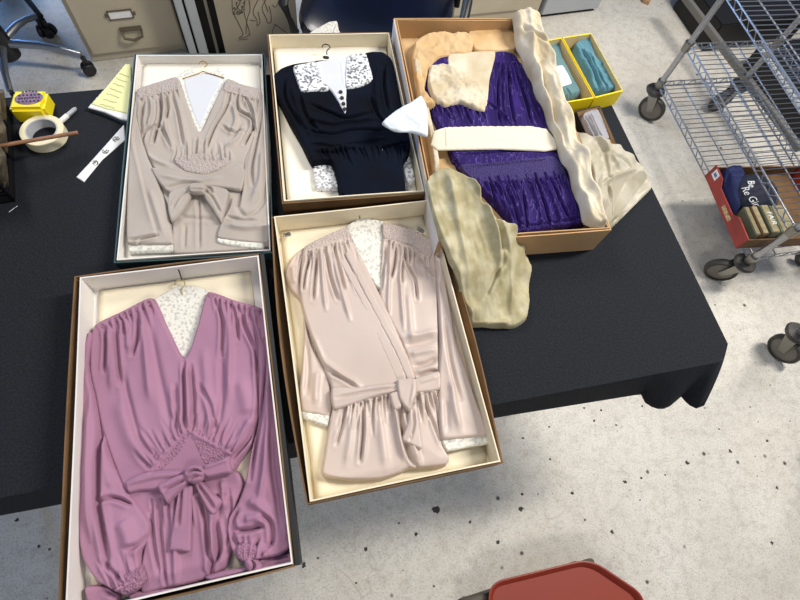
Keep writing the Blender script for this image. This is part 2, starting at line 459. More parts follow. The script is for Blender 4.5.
# ------------------------------------------------------------------ setting
mb = MB(); mb.box((0, 1.5, -.02), (14, 14, .04)); tag(mb.build('floor', concrete, None, False, smooth=False), kind='structure')
FLOOR = [o for o in bpy.data.objects if o.name == 'floor'][0]
mb = MB(); rs_ = random.Random(5)
for (x, y, r_) in ((436, 510, 6), (416, 534, 3), (366, 549, 3.4), (304, 565, 4), (399, 523, 2), (470, 522, 2.4), (498, 542, 3.4), (522, 494, 2.4), (521, 509, 4), (538, 494, 1.8), (523, 438, 2.4), (550, 459, 2), (549, 427, 2), (572, 493, 3), (612, 532, 3.2), (625, 482, 3.6), (641, 478, 2.6), (687, 463, 4), (730, 451, 4), (705, 408, 1.8), (767, 441, 3), (777, 488, 3), (772, 543, 3), (616, 425, 2.4), (584, 408, 2), (601, 410, 2.6), (594, 421, 2.6), (719, 429, 1.8), (758, 422, 1.5), (665, 475, 1.8), (642, 406, 2), (750, 407, 1.5), (790, 421, 1.5), (17, 520, 3), (39, 546, 2.4), (50, 549, 2), (318, 558, 2), (356, 583, 1.8), (434, 586, 2), (560, 575, 1.6), (770, 385, 1.6), (715, 305, 2), (740, 330, 1.6), (690, 310, 1.5), (640, 500, 1.5), (700, 500, 1.5), (585, 520, 2)):
    c_ = at(x, y, 0); n_ = 11; R_ = r_*.0022
    P_ = [(c_[0]+R_*rs_.uniform(.45, 1.25)*math.cos(2*PI*k/n_), c_[1]+R_*rs_.uniform(.45, 1.1)*math.sin(2*PI*k/n_)) for k in range(n_)]
    mb.prism(P_, 0, .0005)
tag(mb.build('dark_stains', mat('stain_black', (58, 54, 48), .8), FLOOR, True, smooth=False), kind='stuff')
# ------------------------------------------------------------------ table
TZ = .75
bl, br_, fr, fl = at(49, 94.3, TZ), at(583, 47, TZ), at(734, 360, TZ), at(0, 498, TZ)
ub = (br_-bl)/np.linalg.norm(br_-bl); uf = (fr-fl)/np.linalg.norm(fr-fl)
BL = bl-ub*.55; FL = fl-uf*.62; BR = br_; FR = fr
cenT = (BL+BR+FR+FL)/4
t = thing('folding_table', 'long folding table hidden under the black cloth', 'table', (cenT[0], cenT[1], 0))
mb = MB(); sh = [cenT+(p-cenT)*.985 for p in (FL, FR, BR, BL)]
mb.prism(sh, .715, .744); mb.build('tabletop', grey_metal, t, True, .004)
for p in sh:
    q = cenT+(p-cenT)*.72
    mb = MB(); mb.tube([(q[0], q[1], 0), (q[0], q[1], .715)], .014); mb.build('leg', chrome_dull, t, True)
def tablecloth():
    # top grid + hanging skirt in one sheet, corner at the front right cut and bundled
    cut1 = at(727.6, 344, TZ); cut2 = at(720.5, 361.8, TZ)
    top = [FL, cut2, cut1, BR, BL]
    hem = []; V = []; F = []
    def lerp(a, b, t): return a+(b-a)*t
    seq = []
    for a, b, n in ((FL, cut2, 90), (cut2, cut1, 6), (cut1, BR, 60), (BR, BL, 80), (BL, FL, 50)):
        for i in range(n): seq.append((lerp(a, b, i/n), a, b))
    N_ = len(seq); rows = 9
    ctop = len(V)
    for p, a, b in seq: V.append((p[0], p[1], TZ))
    # normals
    def outward(i):
        p, a, b = seq[i]; d = (b-a)/np.linalg.norm(b-a); return np.array([d[1], -d[0]])
    nrm = np.array([outward(i) for i in range(N_)])
    ns = np.array([sum(nrm[(i+k) % N_] for k in range(-4, 5)) for i in range(N_)]); ns /= np.linalg.norm(ns, axis=1)[:, None]
    tgt = []
    for i in range(0, 82, 3):
        X_, _q = proj(seq[i][0][0], seq[i][0][1], TZ)
        tgt.append((i, X_-3, float(np.interp(X_-3, [-600, 0, 60, 496, 645], [636, 515, 504, 417, 393]))))
    tgt += [(82, 642, 394), (83, 646, 402), (84.5, 656, 408.5), (86.5, 668, 408), (89, 682, 396), (90.5, 689, 404), (93, 697, 408), (96, 705, 405), (99, 712, 388), (103, 718, 370)]
    tgt = [(i_, at(x_, y_, .60)) for i_, x_, y_ in tgt]
    for r in range(1, rows+1):
        f = r/rows
        for i in range(N_):
            p = seq[i][0]
            wave = .006*math.sin(i*.55+.6*math.sin(i*.13))+.005*math.sin(i*.21+1)
            if i < 90 or i > 235: drop, out = .11+.008*math.sin(i*.3), .006+f*(.012+wave*f)
            else: drop, out = .16+.02*math.sin(i*.09), .008+f*(.010+wave*f)
            q = p+ns[i]*out; z_ = TZ-.004-drop*f
            if 0 <= i <= 103:
                for (i0, q0), (i1, q1) in zip(tgt, tgt[1:]):
                    if i0 <= i <= i1:
                        T_ = q0+(q1-q0)*(i-i0)/(i1-i0); break
                k_ = min(1, (104-i)/4)
                q2 = p+(T_-p)*(f**.8); z2 = TZ-.004-.15*f
                q = q+(q2-q)*k_; z_ = z_+(z2-z_)*k_
            V.append((q[0], q[1], z_))
    for r in range(rows):
        for i in range(N_):
            j = (i+1) % N_
            F.append((r*N_+i, r*N_+j, (r+1)*N_+j, (r+1)*N_+i))
    F.append(tuple(range(N_)))
    me = bpy.data.meshes.new('tablecloth'); me.from_pydata(V, [], F)
    bm = bmesh.new(); bm.from_mesh(me)
    top_f = max(bm.faces, key=lambda f: len(f.verts))
    bmesh.ops.recalc_face_normals(bm, faces=bm.faces)
    bm.to_mesh(me); bm.free()
    me.polygons.foreach_set('use_smooth', [True]*len(me.polygons)); me.set_sharp_from_angle(angle=.9)
    o = link('tablecloth', me, black_cloth, None, True, False)
    md = o.modifiers.new('solid', 'SOLIDIFY'); md.thickness = .0015; md.offset = 0
    tag(o, 'plain black cloth covering the long table, hanging over its edges', 'tablecloth')
tablecloth()
# bundled cloth corner hanging at the front right
TOPZ = TZ+.001

# ------------------------------------------------------------------ boxes
def tray(mb, W, L, h, t, z=0, flare=0, wob=0, seed=0):
    """open rectangular tray: floor and four walls with real thickness, gently bowed"""
    rg = random.Random(seed); n = 10
    def ring(w, l, z_, bow):
        P = []
        for (ax, ay), (bx, by) in (((-1, -1), (1, -1)), ((1, -1), (1, 1)), ((1, 1), (-1, 1)), ((-1, 1), (-1, -1))):
            for i in range(n):
                u = i/n; x = ax+(bx-ax)*u; y = ay+(by-ay)*u
                bw = bow if not isinstance(bow, tuple) else (bow[0] if ax == bx else bow[1]); s = 1+bw*math.sin(PI*u)/(.5*(w if ax == bx else l))
                P.append((x*w/2*(s if ax == bx else 1), y*l/2*(s if ay == by else 1), z_))
        return P
    b = [ring(W-2*flare, L-2*flare, z, 0), ring(W, L, z+h, wob), ring(W-2*t, L-2*t, z+h, wob), ring(W-2*t-2*flare, L-2*t-2*flare, z+t, 0)]
    V = [p for r in b for p in r]; m = 4*n; F = [tuple(range(m-1, -1, -1)), tuple(range(3*m, 4*m))]
    for k in range(3):
        for i in range(m): F.append((k*m+i, k*m+(i+1) % m, (k+1)*m+(i+1) % m, (k+1)*m+i))
    mb.add(V, F)
def garment_box(label, cx, cy, deg, W, L, h, outer, inner, gap=.006, shift=(0, 0), inh=None, wob=.002, lid_w=None):
    t = thing('garment_box', label, 'box', (cx, cy, TOPZ), math.radians(deg), 'open garment boxes on the table')
    mb = MB(); tray(mb, lid_w or W, L+(.002 if lid_w else 0), h, .0028, 0, .001, wob); mb.build('lid', outer, t, smooth=False)
    mb = MB(); tray(mb, W-2*gap, L-(.004 if lid_w else .010), (inh or h)-(-.002 if lid_w else .001), .0026, .0035, .001, -.001)
    for i, v in enumerate(mb.v): mb.v[i] = (v[0]+shift[0], v[1]+shift[1], v[2])
    mb.build('base', inner, t, smooth=False)
    return t
b1 = garment_box('shallow box with dark teal outside and off-white inside holding the taupe dress', -.364, .814, 8, .319, .597, .032, teal_board, white_board, .006, wob=.002)
b2 = garment_box('cream box with brown outer sides holding the navy velvet blouse', -.038, .931, 9.5, .322, .527, .065, kraft, cream_board, .004, (0, 0), wob=.001)
b3 = garment_box('deep tan cardboard box holding the purple velvet dress and tissue paper', .333, .927, 8.2, .399, .691, .09, kraft_light, kraft_light, .004, (0, 0), .088, wob=.002)
b4 = garment_box('brown and cream box overhanging the table front, holding the pale pink wrap dress', .061, .362, 11.7, .346, .583, .06, kraft, cream_board, .0, (0, 0), wob=(.013, 0), lid_w=.358)
b5 = garment_box('brown and pale grey box at the lower left holding the mauve dress', -.300, .197, 11.9, .350, .588, .06, kraft, white_board, .006, (.005, 0), wob=.003)
# right outer side of the mauve box carries a black paper covering with a piped edge
def boxpart(t, name, m, c, size, bevel=0, R=None):
    mb = MB(); mb.box(c, size, R); return mb.build(name, m, t, bevel=bevel, smooth=False)
o = boxpart(b5, 'side_covering', black_board, (.350/2+.006, 0, .029), (.008, .586, .058)); o['label'] = 'black paper covered side'
for (x, y, a) in ((-.145, .262, .1), (.11, .262, 0)):
    o = boxpart(b5, 'tape_strip', tape_cream, (x, .2865, .042), (.012, .001, .026)); o['label'] = 'yellowed tape strip'
o = boxpart(b3, 'side_covering', white_board, (-.399/2-.0012, 0, .045), (.0016, .688, .089)); o['label'] = 'off-white covered side'
def lining(t, W, L, m, z=.007, th=.004, folds=1):
    mb = MB(); n = 26; k = 40; V = []; F = []
    for j in range(k+1):
        for i in range(n+1):
            x = (i/n-.5)*W; y = (j/k-.5)*L
            V.append((x, y, z+th+.0012*noise.noise(Vector((x*14, y*10, W*30)))+.0018*math.exp(-((x+.05-.15*y)/.004)**2)-.001*math.exp(-((y-.06)/.004)**2)))
    for j in range(k):
        for i in range(n): F.append((j*(n+1)+i, j*(n+1)+i+1, (j+1)*(n+1)+i+1, (j+1)*(n+1)+i))
    me = bpy.data.meshes.new('lining'); me.from_pydata(V, [], F)
    me.polygons.foreach_set('use_smooth', [True]*len(F))
    o = bpy.data.objects.new('paper_lining', me); me.materials.append(m); COL.objects.link(o); o.parent = t
    md = o.modifiers.new('s', 'SOLIDIFY'); md.thickness = th*.9; md.offset = -1
    return o
lining(b1, .285, .575, white_paper); lining(b2, .30, .508, white_paper, .007, .022); lining(b3, .375, .67, tissue_brown, .007, .03); lining(b4, .328, .570, cream_paper); lining(b5, .30, .565, cream_paper)
BZ = TOPZ+.0115     # top of the linings

def hanger(label, px, py, r, z, m, tilt=0, shoulder=None, tagm=None):
    c = at3(px, py, z)
    t = thing('clothes_hanger', label, 'hanger', (c.x, c.y, z-.004), math.radians(9)+tilt)
    mb = MB(); P = []
    for i in range(15):
        a = math.radians(-70+250*i/14); P.append((r*math.cos(a), r*math.sin(a), .004))
    P = [(0.0, -r*2.4, .001), (0, -r*1.6, .003)]+P
    mb.tube(P, .0014, 6); mb.build('hook', m, t)
    if shoulder:
        mb = MB(); mb.tube([(-shoulder, -r*2.4-shoulder*.42, 0), (-.01, -r*2.4-.004, .001), (0, -r*2.3, .002), (.01, -r*2.4-.004, .001), (shoulder, -r*2.4-shoulder*.42, 0)], .0013, 6); mb.build('shoulder_wire', m, t)
    return t

# ------------------------------------------------------------------ mauve dress
g = thing('mauve_dress', 'mauve crepe dress with lace neckline and tied bow, sleeves folded down', 'dress', (-.286, .19, BZ))
z = BZ
panel('lace_neckline', [(150, 303), (168, 291), (178, 286), (190, 285), (200, 287), (210, 292), (206, 320), (187, 360), (165, 340)], z, .008, lace_w, g, edge=3, wob=.001)
panel('skirt', [(126, 490), (150, 478), (190, 470), (236, 470), (245, 485), (238, 505), (234, 540), (226, 568), (205, 580), (182, 586), (165, 589), (142, 594), (140, 570), (145, 535), (128, 505)], z, .018, mauve, g, '''
v 5 1.6 : 158,500 160,530 166,588
v 4 2 : 150,512 154,545 160,575
r 4 3 : 172,500 175,550 176,586
v 7 2.2 : 202,495 207,530 211,572 205,578
v 8 2.4 : 215,520 219,548 213,565
r 5 3 : 212,505 214,540 208,560
v 5 2 : 228,490 232,525 228,545
r 4 3 : 222,480 226,510
g 4 1.6 10 : 148,500 228,496 234,530 150,530''', seed=3)
panel('bodice', [(94, 327), (125, 310), (153, 298), (168, 327), (185, 358), (197, 327), (208, 292), (235, 300), (266, 311), (270, 350), (264, 400), (257, 424), (252, 445), (240, 462), (228, 478), (190, 484), (150, 478), (127, 492), (114, 465), (102, 430), (96, 400), (90, 370)], z+.002, .020, mauve, g, '''
v 6 1.8 : 105,327 106,345 104,372
v 6 1.8 : 116,323 117,345 120,385
v 5 1.5 : 123,320 125,335
v 6 2 : 137,315 138,334 132,355
r 4 4 : 143,318 146,350 150,400
r 4 4 : 110,330 111,360 112,390
r 3 3 : 128,325 128,350
v 3 3 : 122,370 128,400 140,440 160,460
r 3 7 : 118,400 130,440 150,462
v 2.5 4 : 150,330 160,380 172,430
v 6 1.6 : 184,362 185,395 185,428
v 5 1.8 : 191,366 194,395 194,428
r 4 2.5 : 188,366 189,400 190,428
v 4 2.2 : 199,385 210,405 216,434
v 4 2.2 : 175,385 177,410 176,432
r 3 5 : 204,350 208,395 212,425
v 5 1.8 : 216,302 222,320 221,356
v 3 3 : 221,356 222,400 215,438
v 5 1.6 : 233,307 236,318 238,340
v 6 1.8 : 240,309 246,330 255,350 257,372
v 5 1.6 : 248,311 256,335 257,372
r 4 4 : 228,308 230,345 230,400
r 4 3 : 251,318 262,345 263,380
v 6 2 : 257,368 259,400 256,420
v 6 2 : 256,422 248,440 232,458
r 5 4 : 252,418 240,436 226,450
r 4 8 : 240,380 246,400 248,415
g 3.5 1.5 12 : 148,468 182,432 172,400 115,430
g 3.5 1.5 14 : 188,428 234,452 246,425 196,395
g 4 1.5 9 : 100,326 150,302 158,325 108,350
g 4 1.5 9 : 212,298 264,313 260,338 216,325''', seed=4, wob=.003, wscale=9)
panel('shoulder_gathering', [(94, 327), (125, 310), (153, 298), (156, 303), (126, 318), (96, 332)], z+.015, .007, mauve_smock, g, edge=2, wob=0, smock=4)
panel('shoulder_gathering', [(208, 292), (235, 300), (266, 311), (265, 316), (235, 307), (207, 298)], z+.015, .007, mauve_smock, g, edge=2, wob=0, smock=4)
panel('waist_gathering', [(142, 471), (150, 461), (160, 447), (176, 433), (190, 427), (206, 431), (222, 441), (234, 455), (222, 464), (205, 466), (197, 451), (190, 438), (183, 450), (172, 463), (160, 473)], z+.015, .008, mauve_smock, g, edge=2, wob=0, smock=3.4)
panel('waist_insert', [(160, 475), (173, 463), (184, 450), (190, 440), (197, 451), (206, 468), (190, 474)], z+.015, .006, mauve, g, 's 3 1.5 : 190,440 206,468', edge=2)
# sleeves
panel('sleeve', [(84, 345), (90, 331), (95, 335), (91, 365), (97, 395), (103, 425), (115, 462), (127, 488), (140, 505), (152, 523), (151, 538), (142, 551), (143, 568), (147, 580), (134, 592), (120, 594), (108, 588), (97, 582), (84, 562), (79, 540), (79, 480), (80, 420), (83, 370)], z+.004, .022, mauve, g, '''
v 11 2.6 : 91,372 98,402 100,432 98,470 99,505 105,540 108,566
r 6 3 : 91,400 89,440 88,500 92,540
r 4 4 : 106,440 108,470 112,490
v 5 2 : 100,503 108,498 118,499 132,505
v 4 2.4 : 128,549 140,544 149,534
r 5 7 : 122,520 128,535 130,548
v 5 1.8 : 141,548 140,560 143,568
v 5 2 : 104,562 114,574 118,580
g 5 1.6 10 : 112,590 146,572 146,545 92,556''', seed=5, puff=.004)
panel('sleeve', [(262, 314), (269, 314), (272, 350), (276, 400), (282, 455), (288, 510), (292, 545), (280, 556), (262, 560), (240, 562), (231, 550), (227, 530), (229, 517), (237, 503), (244, 484), (252, 446), (258, 420), (258, 372), (259, 335)], z+.004, .022, mauve, g, '''
v 7 2 : 264,340 264,380 261,410 256,440 250,480
r 5 3.5 : 268,370 268,420 264,470 258,505
v 4 3 : 270,430 274,480 284,530
v 6 2.2 : 236,531 250,530 262,526
v 6 2.2 : 262,514 271,524 272,540 268,548
r 5 5 : 248,500 262,508 270,518
r 5 4 : 244,520 256,518 265,524
v 5 2 : 238,510 233,520 236,532
v 5 2 : 230,524 234,540 240,548
r 4 3 : 280,500 284,530 285,545
g 5 1.6 10 : 236,560 264,554 280,530 230,530''', seed=6, puff=.004)
panel('cuff', [(236, 546), (244, 542), (256, 545), (261, 552), (258, 560), (246, 563), (237, 558)], z+.022, .010, mauve_smock, g, edge=3, smock=3.6)
panel('cuff', [(112, 586), (122, 575), (132, 570), (142, 566), (146, 578), (138, 590), (124, 596)], z+.022, .010, mauve_smock, g, edge=3, smock=3.6)
panel('cuff_tie', [(204, 577), (222, 571), (240, 568), (248, 566), (248, 571), (232, 576), (210, 581)], z+.016, .012, mauve, g, edge=3)
panel('cuff_tie', [(244, 560), (252, 557), (260, 562), (262, 569), (254, 574), (246, 570)], z+.024, .012, mauve, g, 'v 5 1.4 : 250,558 254,566 250,572', edge=3)
panel('cuff_tie', [(258, 556), (275, 556), (291, 553), (293, 566), (278, 569), (262, 571)], z+.006, .012, mauve, g, 'v 4 1.5 : 262,560 290,556', edge=3)
panel('cuff_tie', [(85, 587), (100, 585), (114, 587), (120, 597), (115, 604), (88, 603)], z+.004, .014, mauve, g, 'v 3 1.5 : 104,592 118,598', edge=3)
panel('cuff_tie', [(128, 594), (142, 590), (165, 588), (180, 586), (168, 591), (145, 597), (130, 600)], z+.004, .010, mauve, g, edge=2.5)
# sash and bow
panel('sash', [(125, 482), (137, 475), (150, 471), (183, 469), (205, 466), (232, 458), (234, 470), (212, 477), (190, 482), (157, 490), (140, 491), (128, 493)], z+.019, .010, mauve, g, '''
s 3 1.5 : 128,486 150,480 183,476
v 3 1.5 : 150,473 176,470 186,470''', edge=3)
panel('bow_loop', [(204, 465), (216, 461), (229, 456), (231, 464), (232, 473), (222, 475), (208, 478), (202, 474)], z+.026, .012, mauve, g, 's 3 1.5 : 204,470 228,461', edge=3)
panel('bow_loop', [(157, 486), (168, 479), (184, 473), (190, 480), (182, 490), (173, 498), (167, 504), (161, 495)], z+.026, .012, mauve, g, 'v 4 1.5 : 164,490 184,480', edge=3)
panel('bow_tail', [(178, 484), (192, 484), (192, 500), (191, 530), (190, 551), (179, 551), (169, 550), (174, 515), (177, 498)], z+.022, .007, mauve, g, 'v 4 1.6 : 181,486 180,505 178,525', edge=1.5)
panel('bow_tail', [(194, 482), (200, 480), (212, 492), (222, 501), (218, 509), (213, 516), (206, 509), (199, 495)], z+.022, .010, mauve, g, 'v 4 1.6 : 197,484 206,496 214,509', edge=2)
panel('bow_knot', [(183, 470), (190, 465), (200, 465), (205, 471), (202, 480), (194, 484), (186, 481)], z+.032, .012, mauve, g, '''
v 4 1.4 : 186,473 194,470 202,472
v 3 1.4 : 188,480 196,476 203,477''', edge=4)
hanger('pale wire hanger hook above the mauve dress lace neckline', 180, 284, .010, z+.012, mat('pale_wire', (190, 176, 130), .4, .4), .2, None)
mb = MB(); mb.tube([at3(174, 262, .812), at3(179, 271, .80), at3(182, 280, z+.026)], .0013, 6); tag(mb.build('dark_cord', ink, None, True), 'short dark cord crossing the rim above the mauve dress hanger', 'cord')

# ------------------------------------------------------------------ pale pink wrap dress
g = thing('pale_pink_wrap_dress', 'pale pink satin wrap dress with smocked shoulders and side-tied sash', 'dress', (.06, .354, BZ))
panel('lace_neckline', [(345, 228), (352, 222), (362, 216), (371, 219), (384, 222), (386, 250), (384, 292), (374, 285), (356, 252)], z, .012, lace_w, g, edge=3)
panel('under_sleeve', [(436, 250), (443, 248), (448, 275), (458, 320), (470, 360), (480, 400), (488, 434), (478, 436), (470, 400), (458, 360)], z, .008, satin, g, edge=3)
panel('skirt', [(334, 404), (360, 398), (398, 391), (437, 387), (439, 425), (443, 445), (450, 459), (446, 466), (425, 469), (408, 470), (400, 474), (380, 480), (350, 481), (325, 477), (321, 472), (326, 440), (330, 415)], z, .020, satin, g, '''
v 7 1.8 : 362,402 363,430 360,462
v 8 2 : 399,405 403,435 409,455 416,466
r 5 3 : 394,405 398,435 404,460
r 5 3 : 407,420 413,445 420,462
v 4 1.6 : 425,405 434,425 442,445
v 4 1.8 : 345,410 342,425 336,445
r 3 4 : 352,410 350,440 346,465
r 3 5 : 378,410 382,440 386,468
g 5 1.5 16 : 342,408 396,394 402,440 332,440
g 5 1.4 9 : 416,396 437,392 444,425 420,430''', seed=8, puff=.003)
panel('bodice_front', [(383, 224), (400, 227), (418, 233), (433, 243), (436, 262), (438, 300), (439, 340), (438, 385), (416, 384), (402, 345), (380, 300), (381, 260)], z+.003, .016, satin, g, '''
v 6 1.6 : 386,242 384,262 381,290
v 6 1.6 : 396,244 395,262 391,278
v 6 1.6 : 405,248 407,264 415,280 417,300
v 5 1.6 : 415,252 424,266 436,280
v 5 1.6 : 404,255 402,270 402,285
r 4 2.5 : 391,245 389,280 388,320
r 4 2.5 : 401,250 401,290 404,330
r 3 4 : 408,290 410,320 412,340
v 3 4 : 405,345 420,343 436,338
r 4 4 : 406,337 420,335 436,331
r 4 4 : 410,355 424,352 436,350
v 4 3 : 414,366 426,364 437,358
v 5 2 : 417,376 428,372 438,371
g 4 1.4 8 : 386,240 430,260 436,285 384,280''', seed=9)
panel('wrap_front', [(304, 247), (325, 236), (346, 228), (352, 240), (364, 262), (382, 298), (400, 337), (416, 378), (398, 387), (365, 392), (333, 402), (330, 385), (313, 345), (302, 310), (299, 290), (301, 262)], z+.006, .018, satin, g, '''
v 5 1.7 : 318,253 315,275 313,300
v 6 1.7 : 326,252 330,275 338,300
v 5 1.6 : 334,247 338,262 345,290
v 5 1.7 : 343,240 348,262 358,292
v 5 1.5 : 311,255 306,270 303,290
r 4 2.6 : 322,255 323,280 326,310
r 4 2.6 : 331,255 340,285 350,320
v 4 2 : 330,372 345,380 356,387
r 4 3 : 326,362 342,376 360,386
v 4 2 : 310,336 320,360 328,373
g 4 1.4 12 : 306,254 352,240 362,272 304,290''', seed=10, wob=.003, wscale=9)
panel('wrap_band', [(345, 254), (350, 250), (366, 281), (386, 318), (408, 358), (415, 378), (408, 381), (394, 350), (372, 308)], z+.0235, .0035, satin, g, edge=1.2, wob=0)
panel('wrap_band', [(340, 262), (344, 256), (360, 285), (380, 322), (400, 360), (407, 381), (399, 384), (384, 352), (362, 304)], z+.0228, .0030, satin, g, edge=1.2, wob=0)
panel('smocked_shoulder', [(304, 247), (325, 236), (346, 227), (352, 240), (330, 250), (308, 257)], z+.018, .008, satin_smock, g, edge=2.5, wob=0, smock=3)
panel('smocked_shoulder', [(383, 223), (400, 226), (418, 232), (433, 243), (430, 259), (410, 246), (384, 239)], z+.014, .008, satin_smock, g, edge=2.5, wob=0, smock=3)
panel('sleeve', [(304, 247), (294, 255), (286, 268), (285, 276), (290, 290), (299, 300), (303, 312), (303, 350), (299, 388), (302, 412), (315, 415), (330, 417), (333, 402), (328, 375), (312, 345), (304, 310), (301, 280), (304, 258)], z+.001, .014, satin, g, '''
v 3 3 : 306,340 308,370 306,395
r 4 4 : 318,370 316,390 316,405
r 4 4 : 293,266 295,285
g 3 1.4 5 : 300,255 305,262 300,290 292,285''', seed=11)
panel('sleeve', [(433, 243), (441, 247), (445, 275), (449, 300), (456, 340), (466, 370), (476, 400), (487, 428), (488, 436), (470, 438), (442, 440), (438, 425), (437, 385), (439, 340), (437, 300), (434, 262)], z+.006, .020, satin, g, '''
v 3 2.5 : 445,320 450,360 460,400
r 4 4 : 450,380 455,410 460,430
v 4 1.6 : 437,262 437,300 439,345
v 2 3 : 446,400 448,430
g 4 1.4 5 : 430,250 440,256 445,290 435,285''', seed=12, puff=.002)
panel('lace_cuff', [(442, 439), (465, 437), (490, 433), (492, 443), (470, 447), (447, 451)], z+.008, .010, lace_w, g, edge=2, wob=.002, wscale=60)
panel('lace_cuff', [(301, 411), (315, 413), (330, 415), (328, 426), (316, 423), (303, 418)], z+.004, .009, lace_w, g, edge=2, wob=.002, wscale=60)
panel('sash', [(332, 388), (356, 387), (380, 384), (398, 382), (416, 378), (439, 371), (440, 389), (418, 393), (398, 392), (365, 400), (334, 409)], z+.022, .009, satin, g, '''
v 2.5 1.6 : 336,398 365,392 396,388
s 2 1.5 : 420,384 438,378''', edge=3)
panel('sash_loop', [(389, 394), (398, 391), (402, 407), (394, 410)], z+.026, .009, satin, g, edge=2.5)
panel('sash_knot', [(397, 380), (407, 378), (416, 379), (417, 394), (409, 411), (399, 399)], z+.030, .010, satin, g, 's 2 1.5 : 413,381 409,405', edge=3)
panel('sash_tail', [(409, 408), (416, 402), (419, 418), (421, 436), (422, 449), (411, 445), (402, 440), (407, 424)], z+.026, .007, satin, g, 'v 3 1.4 : 413,410 414,425 410,440', edge=2)
hanger('silver hanger hook above the pale pink wrap dress', 359, 212, .007, z+.026, chrome_dull, 0, None)
for (px, py, a) in ((288, 236, .3), (421, 232, -.5)):
    c = at3(px, py, z+.006)
    t = thing('wire_clip', 'small silver hanger clip %s the pale pink dress shoulders' % ('left of' if a > 0 else 'right of'), 'clip', c, a)
    mb = MB(); mb.box((0, 0, .006), (.014, .009, .006)); mb.build('clamp', chrome, t, bevel=.0015)
    mb = MB(); mb.tube([(-.009, 0, .002), (-.009, 0, .012), (.004, 0, .013)], .0014, 6); mb.build('spring', chrome_dull, t)

# ------------------------------------------------------------------ taupe dress
g = thing('taupe_dress', 'greyish taupe crepe dress with smocked waist and lace cuffs', 'dress', (-.359, .805, BZ))
panel('lace_neckline', [(176, 82), (181, 74), (191, 68), (197, 74), (214, 72), (219, 68), (226, 76), (232, 85), (214, 110), (200, 136), (188, 112), (177, 92)], z, .012, lace_w, g, edge=3, wob=.002)
panel('neckline_insert', [(183, 80), (190, 75), (212, 74), (222, 80), (210, 106), (200, 128), (190, 106)], z+.008, .005, white_sheer, g, edge=3)
panel('skirt', [(168, 192), (190, 184), (215, 184), (240, 182), (243, 200), (240, 225), (262, 243), (264, 250), (220, 253), (174, 254), (172, 230), (172, 205)], z, .012, taupe, g, '''
v 2.5 2 : 198,195 199,220 199,248
v 2 3 : 180,215 190,218 214,219
v 2 2 : 185,225 184,248''', seed=13)
panel('bodice', [(137, 91), (155, 84), (178, 78), (189, 106), (200, 132), (212, 108), (227, 80), (243, 85), (261, 91), (264, 115), (258, 140), (247, 160), (243, 178), (222, 184), (190, 184), (165, 186), (157, 175), (147, 155), (139, 130), (135, 108)], z+.003, .016, taupe, g, '''
v 8 1.8 : 161,97 161,112 159,124 153,143
v 6 1.6 : 159,125 147,131 142,143
v 6 1.7 : 166,95 168,108 166,118
v 4 1.6 : 172,93 178,115 183,145
r 5 3 : 152,100 152,115 148,128
r 5 2.6 : 165,120 168,135 172,150
v 5 2 : 160,126 167,138 171,148
r 3 3 : 176,95 184,125 188,150
v 8 1.8 : 237,97 239,110 251,118 253,128 244,145
v 6 1.6 : 245,97 252,112 255,135
v 5 1.8 : 230,95 225,110 214,128 206,150
r 4 3 : 232,105 236,120 230,135
r 5 3 : 244,125 238,138 226,148
v 4 2 : 222,125 232,132 244,132
r 4 2.5 : 248,100 256,115 259,135
v 5 2 : 145,100 141,120 143,138
v 4 1.6 : 205,140 203,150 202,156
v 4 1.6 : 197,138 196,150 195,156
r 3 3 : 140,150 155,160 170,166
g 4 1.5 10 : 140,94 176,84 184,110 142,120
g 4 1.5 10 : 228,88 260,95 260,120 222,112
g 4 1.4 14 : 172,160 232,160 228,138 176,138''', seed=14, wob=.003, wscale=12)
panel('smocked_shoulder', [(137, 90), (155, 83), (178, 78), (180, 89), (160, 95), (139, 99)], z+.015, .008, taupe_smock, g, edge=2.5, wob=0, smock=3.2)
panel('smocked_shoulder', [(227, 80), (243, 85), (261, 90), (260, 101), (243, 97), (223, 91)], z+.015, .008, taupe_smock, g, edge=2.5, wob=0, smock=3.2)
panel('smocked_waist', [(173, 161), (184, 155), (204, 153), (222, 155), (231, 161), (222, 169), (204, 175), (186, 172)], z+.014, .009, taupe_smock, g, edge=3, wob=0, smock=3.2)
panel('sleeve', [(138, 92), (134, 105), (131, 130), (128, 170), (127, 244), (150, 246), (173, 246), (175, 243), (171, 225), (167, 205), (157, 177), (147, 152), (141, 130), (139, 110)], z+.004, .016, taupe, g, '''
s 4 1.5 : 157,236 148,205 140,170 134,140 137,110
v 3 2 : 128,240 145,238 157,236
v 4 1.6 : 137,244 142,239 157,235
r 3 4 : 150,190 158,215 164,235
v 4 1.6 : 146,112 142,125 145,145''', seed=15)
panel('sleeve', [(258, 96), (264, 95), (269, 125), (271, 170), (270, 215), (269, 244), (250, 244), (217, 239), (221, 222), (228, 210), (233, 196), (238, 207), (242, 190), (244, 160), (252, 140), (255, 118)], z+.004, .016, taupe, g, '''
v 5 2 : 262,110 257,140 252,165 252,185
v 3 3 : 236,206 246,216 262,204 268,180
r 4 4 : 262,150 260,180 252,200
r 4 4 : 228,225 245,228 262,226
v 3 2 : 226,216 240,220 255,220
v 4 2 : 243,165 240,190 238,206''', seed=16)
panel('lace_cuff', [(129, 243), (150, 244), (173, 243), (173, 251), (150, 252), (129, 252)], z+.006, .008, lace_w, g, edge=2, wob=.002, wscale=60)
panel('lace_cuff', [(217, 238), (240, 241), (264, 243), (263, 249), (240, 247), (218, 243)], z+.010, .008, lace_w, g, edge=2, wob=.002, wscale=60)
